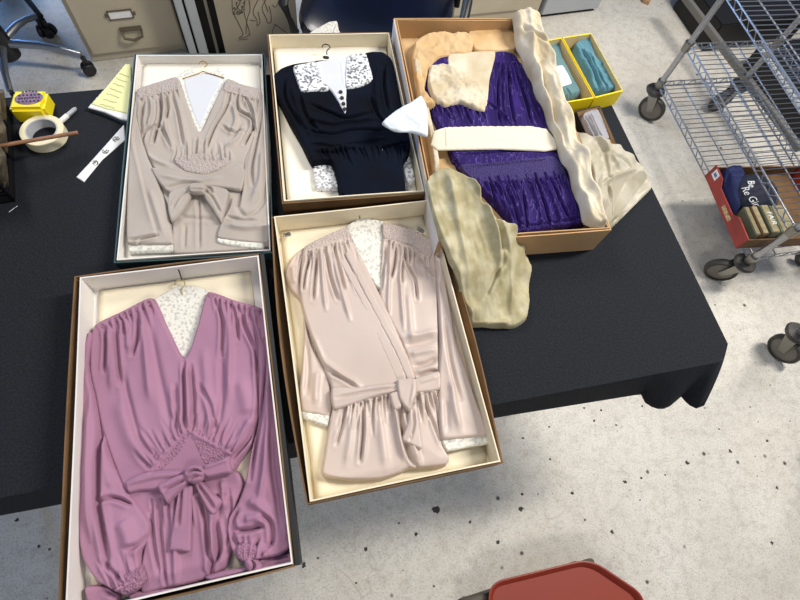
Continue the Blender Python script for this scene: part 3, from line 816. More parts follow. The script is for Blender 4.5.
panel('sash', [(151, 168), (170, 170), (186, 174), (203, 177), (224, 171), (240, 164), (246, 172), (241, 190), (225, 188), (205, 187), (186, 187), (170, 193), (160, 184)], z+.016, .008, taupe, g, '''
v 2.5 2 : 165,188 185,183 200,184
r 2 3 : 160,175 190,181 220,178''', edge=3)
panel('bow_loop', [(191, 185), (178, 188), (169, 193), (167, 205), (171, 221), (182, 211), (193, 192)], z+.018, .009, taupe, g, 'v 3 1.5 : 190,190 180,196 172,208', edge=2.5)
panel('bow_loop', [(203, 184), (214, 186), (228, 190), (226, 205), (221, 222), (211, 208), (201, 192)], z+.018, .009, taupe, g, '''
v 3 1.5 : 204,189 212,197 220,212
v 4 1.6 : 205,186 210,188 212,193''', edge=2.5)
panel('bow_knot', [(188, 186), (192, 183), (202, 183), (206, 187), (203, 193), (191, 193)], z+.026, .010, taupe, g, 'v 2.5 1.2 : 190,189 204,189', edge=3)
hanger('thin brass wire hanger hook above the taupe dress collar', 203, 64, .010, z+.018, brass, 0, .05)

# ------------------------------------------------------------------ navy blouse
z = BZ+.018
g = thing('navy_blouse', 'navy velvet blouse with wide lace collar, buttons and lace cuffs', 'blouse', (-.038, .926, BZ))
panel('lace_cuff', [(313, 166), (322, 164), (331, 165), (336, 176), (339, 188), (327, 190), (315, 189)], z, .012, lace_b, g, edge=2.5, wob=.002, wscale=60)
panel('lace_cuff', [(402, 160), (409, 156), (413, 168), (415, 180), (408, 185), (404, 174)], z, .012, lace_b, g, edge=2.5, wob=.002, wscale=60)
panel('body', [(293, 66), (281, 70), (272, 79), (273, 92), (281, 106), (289, 122), (300, 141), (312, 164), (322, 163), (331, 164), (336, 178), (342, 198), (374, 197), (405, 193), (405, 178), (403, 165), (409, 155), (411, 140), (408, 120), (401, 102), (398, 80), (392, 61), (383, 54), (365, 55), (345, 62), (316, 62)], z+.006, .024, navy, g, '''
v 6 2 : 285,80 286,100 300,125
r 5 3 : 292,85 298,110 310,135
v 5 2 : 300,95 306,115 318,130
v 5 2.4 : 310,104 330,112 346,118 372,112
r 5 2.6 : 305,118 330,124 350,122 380,120
v 5 2.2 : 306,130 330,134 352,130 385,130
r 5 2.4 : 312,142 335,146 360,142 385,138
v 5 2 : 315,152 335,152 355,148
v 5 2 : 385,65 384,85 388,110
r 5 3 : 378,66 376,90 378,112
v 5 2 : 370,95 378,115 392,130
r 4 2 : 390,130 400,140 408,150
v 4 1.8 : 380,150 394,146 408,142
g 4 1.5 14 : 318,150 404,146 404,165 330,170''', seed=17, wob=.004, wscale=20)
panel('collar_insert', [(313, 64), (322, 61), (336, 60), (351, 56), (347, 75), (347, 95), (346, 116), (340, 106), (331, 91), (320, 80)], z+.026, .007, white_sheer, g, edge=2, folds='s 1.2 1 : 340,62 343,85')
panel('lace_collar', [(293, 67), (304, 64), (316, 62), (321, 76), (329, 89), (315, 91), (302, 92), (298, 84)], z+.028, .008, lace_b, g, edge=2, wob=.002, wscale=60)
panel('lace_collar', [(347, 57), (357, 54), (366, 54), (370, 66), (373, 79), (366, 84), (356, 87), (346, 88), (345, 74)], z+.028, .008, lace_b, g, edge=2, wob=.002, wscale=60)
for (px, py) in ((340.7, 91.8), (342, 97.8), (343.5, 103.6), (344.6, 109)):
    c = at3(px, py, z+.036); mb = MB()
    mb.lathe([(.0015, -.003), (.0042, -.002), (.005, 0), (.0042, .002), (.001, .003)], c, 12); mb.build('button', ink, g, True)
t = hanger('dark metal hanger hook above the navy blouse collar', 326, 47, .010, z+.032, ink, 0, None)
c = at3(326, 57.5, z+.033); mb = MB(); mb.box(c, (.016, .011, .004)); mb.build('hook_plate', ink, t, True, .002)
c = at3(382, 150, z+.028); mb = MB(); mb.box(c, (.010, .004, .002), Matrix.Rotation(-.9, 3, 'Z')); mb.build('thread_tag', paper, g, True)

# ------------------------------------------------------------------ purple dress and its papers
g = thing('purple_velvet_dress', 'purple crushed velvet dress with gathered waist, half wrapped in tissue', 'dress', (.329, .917, BZ+.026))
z3 = BZ+.026
panel('neckline_insert', [(448, 56), (470, 53), (495, 53), (490, 80), (486, 108), (468, 92), (450, 74)], z3+.012, .014, tissue, g, edge=3, wob=.002)
panel('bodice', [(424, 97), (426, 82), (431, 63), (448, 54), (458, 62), (469, 75), (478, 86), (486, 96), (487, 85), (494, 54), (505, 53), (516, 58), (527, 78), (538, 100), (547, 122), (551, 140), (553, 156), (500, 162), (455, 162), (447, 145), (437, 125)], z3, .022, purple, g, '''
v 5 1.8 : 500,66 498,95 500,125
v 5 1.8 : 508,68 510,95 515,125
v 5 1.8 : 515,68 524,95 532,125
r 4 2 : 504,66 504,100 507,125
r 4 2 : 519,75 528,100 540,125
v 4 1.8 : 442,106 452,120
v 4 1.8 : 462,108 472,124
r 4 2 : 486,100 500,112 512,126
v 4 1.5 : 455,155 500,152 545,150
g 4 1.4 12 : 495,64 520,64 545,120 492,120
g 4 1.4 10 : 430,104 484,110 490,126 440,126''', seed=18)
panel('skirt', [(456, 160), (500, 158), (553, 152), (562, 165), (574, 192), (587, 221), (584, 225), (550, 230), (515, 234), (503, 215), (480, 190), (464, 176)], z3, .022, purple, g, '''
v 6 1.8 : 490,182 497,205 508,228
v 6 1.8 : 505,182 514,205 520,230
v 5 1.6 : 521,182 525,205 528,230
v 6 1.8 : 536,180 545,205 550,228
v 6 1.8 : 550,178 562,205 572,224
r 5 2.2 : 498,182 505,205 514,228
r 5 2.2 : 514,182 521,210 524,230
r 5 2.2 : 530,180 538,205 542,228
r 5 2.2 : 545,178 555,205 562,226
v 4 1.6 : 520,226 550,223 580,218
g 4 1.3 20 : 470,180 564,172 582,218 496,226''', seed=19)
panel('gathered_waist', [(460, 165), (500, 162), (552, 156), (560, 163), (566, 175), (520, 181), (478, 183), (466, 175)], z3+.016, .009, purple_smock, g, edge=3, wob=0, smock=3.2, folds='r 3 1.6 : 462,167 505,163 552,158')
zz3 = z3+.026
o = panel('paper_band', [(433, 131), (445, 127), (480, 126), (530, 126), (547, 129), (556, 140), (557, 149), (545, 151), (500, 149), (437, 150), (430, 145)], zz3, .004, mat('cream_paper_band', (212, 205, 184), .7), None, 's 1.5 1.0 : 548,143 500,138 470,139 436,146\nr 2 1.5 : 446,128 447,148', edge=1, sharp=True)
tag(o, 'folded cream paper band lying across the purple velvet dress', 'paper')
TT = []
def tpaper(poly, z_, th, m, label, seed, cr=.006, cs=14, folds='', edge=4, **k):
    o = panel('tissue_paper', poly, z_, th, m, None, folds, edge=edge, crumple=cr, cscale=cs, seed=seed, **k)
    tag(o, label, 'tissue paper'); return o
tpaper([(415, 42), (425, 36), (445, 34), (466, 34), (474, 42), (470, 54), (455, 55), (440, 58), (430, 68), (425, 92), (436, 106), (424, 108), (418, 98), (416, 80), (412, 58)], z3+.018, .010, tissue_brown, 'tan crumpled tissue looping round the top left of the tan box', 20, .008, 13)
tpaper([(468, 32), (490, 29), (513, 27), (516, 50), (494, 52), (474, 51)], z3+.012, .012, tissue_brown, 'flat tan tissue at the top right corner inside the tan box', 27, .003, 10)
tpaper([(430, 66), (440, 64), (455, 69), (468, 75), (478, 84), (485, 95), (485, 110), (472, 108), (459, 103), (444, 106), (434, 100), (428, 86)], z3+.024, .009, tissue, 'cream crumpled tissue ball over the purple dress neckline', 21, .009, 17)
tpaper([(413, 60, .80), (420, 62, .80), (425, 90, .79), (430, 112, .79), (436, 140, .79), (440, 165, .79), (434, 172, .79), (426, 130, .79), (418, 100, .79)], .79, .022, tissue, 'narrow tissue strip between box side and left edge of purple dress', 22, .004, 18)
tpaper([(382, 123, .86), (395, 111, .86), (408, 104, .862), (421, 96, .862), (427, 106, .862), (428, 122, .862), (427, 136, .862), (410, 132, .86), (395, 131, .86)], .86, .005, mat('pale_blue_white_tissue', (214, 222, 228), .7, trans=.1), 'pale tissue flap sticking out over the navy blouse box', 23, .004, 16, edge=2)
tpaper([(514, 13, .845), (528, 10, .85), (541, 14, .85), (545, 38, .85), (554, 55, .84), (560, 82, .84), (573, 115, .84), (588, 155, .84), (599, 195, .83), (607, 224, .835), (596, 226, .83), (585, 218, .82), (576, 190, .81), (562, 155, .81), (550, 122, .81), (537, 92, .81), (527, 68, .81), (518, 45, .82)], 8e-1, .028, tissue, 'long cream tissue roll along right side of the tan box', 24, .009, 20, edge=7, stretch=(.22, -.975), folds='''
r 9 5 : 528,20 533,50 545,90 560,130 575,170 590,212
v 6 3 : 540,60 553,95 570,145
v 5 2 : 522,28 535,40 546,48''')
tpaper([(574, 131, .80), (591, 137, .815), (603, 139, .82), (615, 144, .80), (628, 152, .78), (640, 163, .765), (648, 176, .757), (652, 187, .754), (640, 200, .754), (622, 218, .754), (610, 229, .76), (604, 222, .80), (600, 195, .82), (590, 165, .82), (581, 150, .82)], .8, .004, tissue_clear, 'thin translucent tissue spread on the cloth right of the tan box', 25, .0055, 13, edge=2, stretch=(.7, .71), folds='''
r 7 3 : 598,190 615,178 640,164
r 6 4 : 585,140 605,160 622,172
v 5 3 : 592,150 605,175 608,215
v 4 3 : 600,160 625,160 638,168
r 5 2.4 : 604,180 612,200 616,220''')
tpaper([(426, 183, .846), (430, 176, .85), (437, 171, .855), (450, 169, .858), (464, 176, .86), (474, 184, .862), (480, 192, .862), (482, 204, .862), (492, 213, .86), (501, 222, .856), (513, 224, .85), (520, 244, .79), (528, 259, .752), (529, 290, .752), (527, 318, .752), (515, 327, .752), (495, 327, .752), (473, 326, .752), (469, 311, .79), (452, 265, .83), (444, 245, .852), (436, 224, .852)], .8, .016, tissue_tan, 'large yellowed tissue bundle draped between pale pink dress box and purple dress box', 26, .0058, 15, edge=2, stretch=(.25, -.968), folds='''
r 7 4 : 460,178 478,210 492,240 505,275
v 6 3 : 470,185 490,225 506,262
v 4 3 : 484,220 500,245 510,255
r 5 5 : 445,180 455,230 470,280
r 5 4 : 500,235 515,265 520,300
v 5 3 : 505,258 496,275 490,290
r 4 4 : 480,312 500,316 520,308
v 4 2 : 476,318 500,323 520,318''')
# ------------------------------------------------------------------ yellow boxes with teal cloth
def poly_tray(name, label, rim, zr, m, m_in, t_=.003, group=None, zb=TOPZ):
    R = [at(*p, zr) for p in rim]; c = sum(R)/4
    t = thing(name, label, 'box', (c[0], c[1], zb), 0, group)
    def ring(s, z_): return [((p-c)[0]*(1-s/np.linalg.norm(p-c)), (p-c)[1]*(1-s/np.linalg.norm(p-c)), z_) for p in R]
    rs = [ring(0.0, 0), ring(0, zr-zb), ring(t_*1.4, zr-zb)]
    mb = MB(); V = [p for r in rs for p in r]; F = [(3, 2, 1, 0)]+[(k*4+i, k*4+(i+1) % 4, (k+1)*4+(i+1) % 4, (k+1)*4+i) for k in range(2) for i in range(4)]
    mb.add(V, F); mb.build('shell', m, t, smooth=False)
    mb = MB(); rs = [ring(t_*1.4, zr-zb-.0005), ring(t_*1.6, .003)]
    mb.add([p for r in rs for p in r], [(i, (i+1) % 4, 4+(i+1) % 4, 4+i) for i in range(4)]+[(4, 5, 6, 7)]); mb.build('inside', m_in, t, smooth=False)
    return t
poly_tray('yellow_box', 'yellow box with a banded teal bundle, left of the pair', [(537, 42), (561, 37.5), (594, 98), (564, 103)], .80, yellow_card, yellow_in, .003, 'yellow boxes at table corner')
poly_tray('yellow_box', 'yellow box with loose crumpled teal cloth, right of the pair', [(562.5, 37.3), (591, 33), (623, 91), (595.5, 97.8)], .80, yellow_card, yellow_in, .003, 'yellow boxes at table corner')
g = thing('teal_cloth_bundle', 'folded teal cloth bundle with white paper band in left yellow box', 'cloth', tuple(at(568, 75, .77))+(TOPZ+.006,))
panel('cloth', [(541, 48), (550, 44), (559, 45), (563, 60), (572, 78), (580, 94), (570, 98), (562, 98), (554, 80), (546, 64)], TOPZ+.006, .028, teal_cloth, g, 'v 3 1.4 : 566,88 572,96', edge=5)
panel('paper_band', [(549, 68), (556, 66), (563, 66), (572, 83), (566, 86), (558, 87)], TOPZ+.030, .006, paper, g, edge=2, wob=0)
c = at3(559.5, 76, TOPZ+.039); mb = MB(); mb.tube([(c.x+.005*math.cos(a*.5), c.y+.007*math.sin(a*.5), c.z) for a in range(2, 12)], .0007, 5); mb.build('handwritten_mark', ink, g, True)
o = panel('teal_cloth', [(573, 47), (583, 40), (590, 44), (594, 58), (606, 70), (612, 82), (614, 91), (602, 93), (592, 92), (586, 75), (577, 58)], TOPZ+.005, .03, teal_bright, None, '''
v 6 1.6 : 580,48 590,66 600,90
v 6 1.6 : 588,52 598,72 608,90
r 5 2 : 584,50 594,72 604,90
v 5 1.4 : 578,58 588,76 594,90''', edge=4, crumple=.004, cscale=20, seed=30)
tag(o, 'crumpled teal cloth lying loose in the right yellow box', 'cloth')
# dark case with grey knit
t = poly_tray('open_case', 'small open black case with tan inside, in front of yellow boxes', [(576, 111), (600, 105.5), (618, 147), (594, 152)], .785, black_board, kraft_light, .003)
o = panel('grey_gloves', [(581, 116), (597, 111), (609, 140), (600, 143), (592, 141)], TOPZ+.005, .022, grey_fabric, None, '''
v 6 1.2 : 585,116 590,126 598,141
v 6 1.2 : 590,114 595,126 603,140
r 4 1.5 : 588,115 593,126 600,140''', edge=3, crumple=.002, cscale=30, seed=31)
tag(o, 'rumpled grey knitted gloves inside the small black case', 'gloves')

# ------------------------------------------------------------------ left end of table
def strip_marks(t, px, py, z_, r, rng):
    c = at3(px, py, z_)
    mb = MB()
    for k in range(7):
        a = rng.uniform(0, 6.28); mb.tube([(c.x+r*rng.uniform(-.8, .8), c.y+r*rng.uniform(-.8, .8), z_), (c.x+r*math.cos(a), c.y+r*math.sin(a), z_), (c.x+r*math.cos(a+1.2), c.y+r*math.sin(a+1.2), z_)], .0006, 4)
    mb.build('printed_mark', ink_grey, t, True)
g = thing('label_strip', 'white paper strip with three round printed marks beside teal box', 'label', tuple(at(100, 152, TZ))+(TOPZ,))
panel('paper', [(76, 177), (84, 182), (102, 160), (125, 140), (124, 124), (108, 142), (91, 161)], TOPZ, .0012, paper, g, edge=1, wob=.0006, sharp=True)
rg = random.Random(4)
for q in ((95, 163), (105.5, 151), (116, 139)): strip_marks(g, *q, TOPZ+.0018, .0075, rg)
g = thing('note_pad', 'yellow handwritten note pad on dark backing, tucked behind taupe dress box', 'note pad', tuple(at(115, 100, TZ))+(TOPZ,))
panel('backing', [(87, 109), (104, 90), (124, 66), (131, 66), (131, 124), (122, 123), (104, 115)], TOPZ, .010, mat('dark_pad_backing', (34, 46, 56), .6), g, edge=1, wob=0, sharp=True)
panel('white_sheet', [(87.5, 107.5), (104, 89), (124, 65), (131, 65), (131, 121), (120, 119), (104, 112)], TOPZ+.010, .003, paper, g, edge=1, wob=0, sharp=True)
panel('yellow_sheet', [(91, 104), (105, 88), (125, 64), (131, 64), (131, 115), (121, 112), (106, 109)], TOPZ+.013, .002, yellow_pad, g, edge=1, wob=0, sharp=True)
mb = MB()
for k in range(7):
    P = []
    for i in range(14):
        u = i/13; x = 100+k*3.2+u*(16-k*.8)*.9; y = 104-k*5.2+u*4
        P.append(at3(x, y+rg.uniform(-.6, .6), TOPZ+.0162))
    mb.tube(P, .0004, 4)
mb.build('handwriting', ink_grey, g, True)
# yellow tape measure box
c = at(33, 105, .78)
t = thing('yellow_tin', 'yellow boxy tin with oval printed badge, behind the masking tape', 'tin', (c[0], c[1], TOPZ), math.radians(12))
mb = MB(); pr = []
P2 = [(-.043, -.026), (.030, -.032), (.036, .028), (-.036, .034)]
mb.prism(P2, 0, .046); mb.build('body', mat('glossy_yellow', (236, 214, 28), .35), t, bevel=.007)
mb = MB(); mb.lathe([(.001, 0), (.022, 0), (.023, .0008), (.001, .0012)], (0, .003, .046), 28, Matrix.Scale(1, 3) @ Matrix.Diagonal((1.3, .85, 1))); o = mb.build('oval_badge', mat('purple_badge', (128, 92, 120), .5, c2=(70, 60, 92), nscale=160), t); o['label'] = 'oval purple and dark printed badge'
def text(name, s, size, M, m, parent, shear=0, ext=.0003):
    cu = bpy.data.curves.new(name, 'FONT'); cu.body = s; cu.size = size; cu.align_x = 'CENTER'; cu.align_y = 'CENTER'; cu.extrude = ext; cu.shear = shear
    o = bpy.data.objects.new('tmp', cu); COL.objects.link(o)
    dg = bpy.context.evaluated_depsgraph_get(); me = bpy.data.meshes.new_from_object(o.evaluated_get(dg))
    bpy.data.objects.remove(o); me.transform(M)
    return link(name, me, m, parent, False, False)
mb = MB()
for i in range(5): mb.box((-.014+i*.007, .0255-abs(i-2)*.0012, .0465), (.004, .003, .001), Matrix.Rotation(.3*(2-i)*.5, 3, 'Z'))
for r_, yy in enumerate((.012, .003, -.007)):
    for i in range(6 if r_ != 1 else 8): mb.box((-.020+i*(.008 if r_ != 1 else .0058), yy, .0475), (.0035, .004, .0008), Matrix.Rotation(.4*math.sin(i*2.1+r_), 3, 'Z'))
mb.build('badge_lettering', ink, t, smooth=False)
# masking tape roll
c = at(41.5, 130, .775)
t = thing('tape_roll', 'cream roll of masking tape lying flat on black cloth', 'tape', (c[0], c[1], TOPZ))
mb = MB(); mb.lathe([(.034, 0), (.045, 0), (.046, .001), (.046, .024), (.045, .025), (.034, .025)], (0, 0, 0), 48, close=True); mb.build('tape', tape_cream, t)
mb = MB(); mb.lathe([(.031, 0), (.0341, 0), (.0341, .025), (.031, .025)], (0, 0, 0), 48, close=True); o = mb.build('core', mat('grey_cardboard', (176, 178, 182), .7), t); o['label'] = 'grey cardboard core'
# marker pen
a, b = at3(60, 122, TOPZ+.006), at3(76, 108, TOPZ+.006)
t = thing('marker_pen', 'clear-capped white marker pen beside the tape roll', 'pen', a)
mb = MB(); mb.tube([a, a+(b-a)*.45], .0062, 12); mb.build('barrel', mat('white_plastic', (214, 214, 210), .4), t, True)
mb = MB(); mb.tube([a+(b-a)*.45, a+(b-a)*.9, b], .0052, 12, rs=[.0052, .005, .003]); o = mb.build('cap', mat('grey_plastic', (150, 152, 154), .35), t, True); o['label'] = 'grey cap'
# stick
a, b = at3(-30, 151, .83), at3(78, 132.5, .792)
mb = MB(); mb.tube([a, a*.5+b*.5, b], .0042, 8); tag(mb.build('wooden_stick', wood, None, True), 'thin brown wooden stick lying across the tape roll', 'stick')
# thread
mb = MB(); mb.tube([at3(9, 212, TOPZ+.001), at3(13, 209, TOPZ+.001), at3(17.5, 206, TOPZ+.001)], .0005, 5); tag(mb.build('loose_thread', paper, None, True), 'short pale loose thread on cloth near the black crate', 'thread')
# black crate
c = at(-14, 172, TZ)
tr = at(16, 202, TZ); tr2 = at(12, 92, TZ)
ang = math.atan2(tr2[1]-tr[1], tr2[0]-tr[0])-PI/2
t = thing('black_crate', 'black mesh crate of odds and ends at the far left edge', 'crate', (tr[0], tr[1], TOPZ), ang)
mb = MB(); Wc, Lc, Hc = .30, .26, .065
mb.box((-Wc/2, Lc/2, .003), (Wc, Lc, .006))
for (cx_, cy_, sx_, sy_) in ((-Wc/2, .003, Wc, .006), (-Wc/2, Lc-.003, Wc, .006), (-.003, Lc/2, .006, Lc), (-Wc+.003, Lc/2, .006, Lc)):
    mb.box((cx_, cy_, Hc-.006), (sx_, sy_, .012)); mb.box((cx_, cy_, .012), (sx_, sy_, .018))
    n = int(max(sx_, sy_)/.018)
    for i in range(n+1):
        u = i/n-.5
        mb.box((cx_+(u*(sx_-.006) if sx_ > sy_ else 0), cy_+(u*(sy_-.006) if sy_ > sx_ else 0), Hc/2), (.005, .005, Hc))
    for zq in (.030, .045): mb.box((cx_, cy_, zq), (sx_*.98, sy_*.98, .003))
mb.build('basket', black_plastic, t, smooth=False)
cr = t
rgn = random.Random(12)
pal = [((96, 84, 62), 'olive brown'), ((92, 40, 40), 'dark red'), ((70, 66, 58), 'dark grey'), ((120, 104, 78), 'tan'), ((60, 30, 30), 'maroon')]
Mc = Matrix.Translation((tr[0], tr[1], TOPZ)) @ Matrix.Rotation(ang, 4, 'Z')
for i in range(5):
    colr, nm = pal[i]
    x0 = -.020-i*.024
    mb = MB(); n = 14; prof = []
    mbp = []
    ht = .075+.03*rgn.random()
    for j in range(n+1):
        y = .015+j/n*(Lc-.035-.02*i*.4); mbp.append((x0+.006*math.sin(j*1.1+i*2), y))
    V = []; F = []
    for j, (x, y) in enumerate(mbp):
        hh = ht+.010*math.sin(j*1.7+i)+.006*rgn.random()
        V += [(x-.007, y, .008), (x+.007, y, .008), (x+.044, y, hh), (x+.030, y, hh+.004)]
    for j in range(n):
        for q in range(4): F.append((j*4+q, j*4+(q+1) % 4, (j+1)*4+(q+1) % 4, (j+1)*4+q))
    F += [(3, 2, 1, 0), (n*4, n*4+1, n*4+2, n*4+3)]
    mb.add(V, F)
    for k, v in enumerate(mb.v): mb.v[k] = tuple(Mc @ Vector(v))
    o = mb.build('folder', mat('folder_'+nm.replace(' ', '_'), colr, .8, c2=tuple(int(v*.6) for v in colr), nscale=40), None, True, .002)
    tag(o, '%s worn folder standing upright in the black mesh crate' % nm, 'folder', 'folders in the black crate')

# ------------------------------------------------------------------ wire rack
RP = np.array([1.383, 1.873]); dl = np.array([.187, -.982]); dn = np.array([.982, .187])
LEN, DEP = .925, .457
R0 = thing('wire_rack', 'tall chrome wire shelving rack on grey casters right of the table', 'rack', (RP[0], RP[1], 0), math.atan2(dn[1], dn[0]))
# local frame: x = depth (right), y = away; front is y=-LEN
def rack_posts(t, pts, z0, z1):
    for (x, y) in pts:
        mb = MB(); mb.tube([(x, y, z0), (x, y, z1)], .0127, 14)
        for k in range(int((z1-z0)/.0254)):
            mb.tube([(x, y, z0+.01+k*.0254), (x, y, z0+.013+k*.0254)], .0133, 14)
        mb.build('post', chrome, t)
rack_posts(R0, ((0, 0), (DEP, 0), (0, -LEN), (DEP, -LEN)), .15, 1.15)
def wire_shelf(t, zt):
    tr_ = MB()
    for dz in (0, -.028):
        tr_.tube([(0, 0, zt+dz), (DEP, 0, zt+dz), (DEP, -LEN, zt+dz), (0, -LEN, zt+dz)], .0033, 8, closed=True)
    for (a, b) in (((0, 0), (0, -LEN)), ((DEP, 0), (DEP, -LEN)), ((0, 0), (DEP, 0)), ((0, -LEN), (DEP, -LEN))):
        L_ = math.hypot(b[0]-a[0], b[1]-a[1]); n = int(L_/.028); P = []
        for i in range(n*4+1):
            u = i/(n*4); P.append((a[0]+(b[0]-a[0])*u, a[1]+(b[1]-a[1])*u, zt-.014+.012*math.cos(i*PI/4*1)))
        tr_.tube(P, .0020, 5)
    fr_ = tr_.build('edge_truss', chrome, t)
    g_ = MB(); n = 36
    for i in range(1, n):
        y = -LEN*i/n; g_.tube([(0, y, zt+.003), (DEP, y, zt+.003)], .0019, 5)
    g_.build('wire_deck', chrome, t)
    s_ = MB()
    for x in (.10, .229, .36): s_.tube([(x, 0, zt-.002), (x, -LEN, zt-.002)], .0028, 6)
    s_.build('support_rods', chrome, t)
    for (x, y) in ((0, 0), (DEP, 0), (0, -LEN), (DEP, -LEN)):
        c_ = MB(); c_.tube([(x, y, zt-.034), (x, y, zt+.006)], .018, 14, rs=[.0175, .0205])
        c_.build('corner_collar', chrome_dull, t)
for zt in (.20, .40, .64): wire_shelf(R0, zt)
def caster(t, x, y, ang, stem_z=.15, r=.062, s=1):
    """wheel, fork and round bumper under a post at local x, y; the wheel trails towards ang"""
    dx, dy = math.cos(ang), math.sin(ang); off = .036
    e = bpy.data.objects.new('caster', None); COL.objects.link(e); e.parent = t; e.location = (x, y, 0); e.empty_display_size = .03
    Rz = Matrix.Rotation(ang, 3, 'Z'); Ry = Rz @ Matrix.Rotation(PI/2, 3, 'X')
    wc = Rz @ Vector((off, 0, r))
    mb = MB(); mb.lathe([(r-.012, -.014), (r-.004, -.014), (r, -.008), (r, .008), (r-.004, .014), (r-.012, .014)], wc, 28, Ry, close=True)
    mb.build('tyre', rubber, e)
    mb = MB(); mb.lathe([(.006, -.017), (.02, -.016), (r-.012, -.010), (r-.012, .010), (.02, .016), (.006, .017)], wc, 24, Ry); mb.build('hub', mat('grey_hub', (112, 106, 96), .5) if 'grey_hub' not in MATS else MATS['grey_hub'], e)
    mb = MB()
    for sd in (-1, 1):
        pl = [(-.020, .135), (.030, .135), (off+.012, r), (off-.010, r-.010)]
        V = [Rz @ Vector((p[0], sd*(.019+q*.003), p[1])) for q in (0, 1) for p in pl]
        mb.add(V, [(0, 1, 2, 3), (7, 6, 5, 4), (0, 4, 5, 1), (1, 5, 6, 2), (2, 6, 7, 3), (3, 7, 4, 0)])
    mb.lathe([(.028, .130), (.03, .134), (.02, .142), (.012, .15)], (0, 0, 0), 20); mb.build('fork', chrome_dull, e)
    mb = MB(); mb.lathe([(.012, .138), (.040, .140), (.045, .149), (.040, .158), (.014, .162)], (0, 0, 0), 28); mb.build('bumper', rubber, e)
rz = math.atan2(dn[1], dn[0])
caster(R0, 0, 0, math.radians(-40)-rz); caster(R0, 0, -LEN, math.radians(158)-rz); caster(R0, DEP, -LEN, math.radians(160)-rz); caster(R0, DEP, 0, math.radians(200)-rz)
# second cart at the right edge
c2 = at(797, 333, .15)
R1 = thing('wire_cart', 'chrome cart mostly out of view at right, one swivelled caster showing', 'cart', (c2[0], c2[1], 0), math.radians(8))
rack_posts(R1, ((0, 0), (.6, 0), (0, -.4), (.6, -.4)), .15, .9)
mb = MB(); mb.tube([(0, 0, .5), (.6, 0, .5), (.6, -.4, .5), (0, -.4, .5)], .004, 8, closed=True)
for i in range(1, 16): mb.tube([(0, -.4*i/16, .502), (.6, -.4*i/16, .502)], .002, 5)
mb.build('shelf', chrome, R1)
for (x, y, a) in ((0, 0, -60), (.6, 0, 100), (0, -.4, 30), (.6, -.4, 60)): caster(R1, x, y, math.radians(a-8))

# cap box on the bottom shelf
ZS = .206; ZR = .276
def shelf_pt(px, py, zz): return at(px, py, zz)
cA, cB = at(702, 178, ZR), at(738, 276, ZS+.0)   # far left rim ; near left foot
pfl = at(749, 239, ZR); pfar = at(716, 165, ZR)
uu = (pfar-pfl); Lb = np.linalg.norm(uu); uu /= Lb; vv = np.array([uu[1], -uu[0]])
t = thing('fruit_box', 'red-sided cardboard tray holding caps and books on the bottom rack shelf', 'box', (pfl[0], pfl[1], ZS), math.atan2(uu[1], uu[0])-PI/2)
Wb = .40; Hb = ZR-ZS
mb = MB()
outl = [(0, 0), (Lb, 0), (Lb, Hb), (Lb*.93, Hb+.012), (Lb*.80, Hb-.004), (Lb*.72, Hb-.03), (Lb*.48, Hb-.03), (Lb*.40, Hb-.012), (Lb*.2, Hb-.012), (Lb*.1, Hb-.045), (0, Hb-.045)]
outl = [(0, 0), (Lb, 0), (Lb, Hb), (Lb*.80, Hb), (Lb*.72, Hb-.024), (Lb*.36, Hb-.024), (Lb*.28, Hb-.002), (0, Hb-.004)]
V = [(x_, y_, z_) for x_ in (0, .005) for (y_, z_) in outl]; n = len(outl)
mb.add(V, [tuple(range(n)), tuple(range(2*n-1, n-1, -1))]+[(i, (i+1) % n, n+(i+1) % n, n+i) for i in range(n)])
o = mb.build('side_panel', red_card, t, smooth=False); o['label'] = 'red printed side panel'
mb = MB(); mb.add([(Wb-x_, y_, z_) for x_, y_, z_ in V], [tuple(range(n)), tuple(range(2*n-1, n-1, -1))]+[(i, (i+1) % n, n+(i+1) % n, n+i) for i in range(n)])
mb.build('side_panel', red_card, t, smooth=False)
mb = MB(); mb.box((Wb/2, .003, Hb*.42), (Wb-.01, .005, Hb*.84)); mb.box((Wb/2, Lb-.003, Hb*.42), (Wb-.01, .005, Hb*.84)); mb.box((Wb/2, Lb/2, .003), (Wb-.012, Lb-.012, .005)); mb.build('body', kraft, t, smooth=False)
mb = MB(); mb.box((-.001, Lb*.90, Hb*.72), (.001, .034, .032)); o = mb.build('sticker', paper, t, smooth=False)
mb = MB(); mb.box((-.0018, Lb*.90, Hb*.72), (.001, .018, .012)); o = mb.build('sticker_print', mat('blue_ink', (90, 110, 170), .6), o, smooth=False)
mb = MB(); mb.box((-.001, Lb*.42, Hb*.35), (.001, .07, .02)); o = mb.build('printed_patch', mat('cream_print', (206, 190, 140), .7, c2=(160, 52, 44), nscale=80), t, smooth=False)
def loc2w(t, p): return (Matrix.Translation(t.location) @ t.rotation_euler.to_matrix().to_4x4()) @ Vector(p)
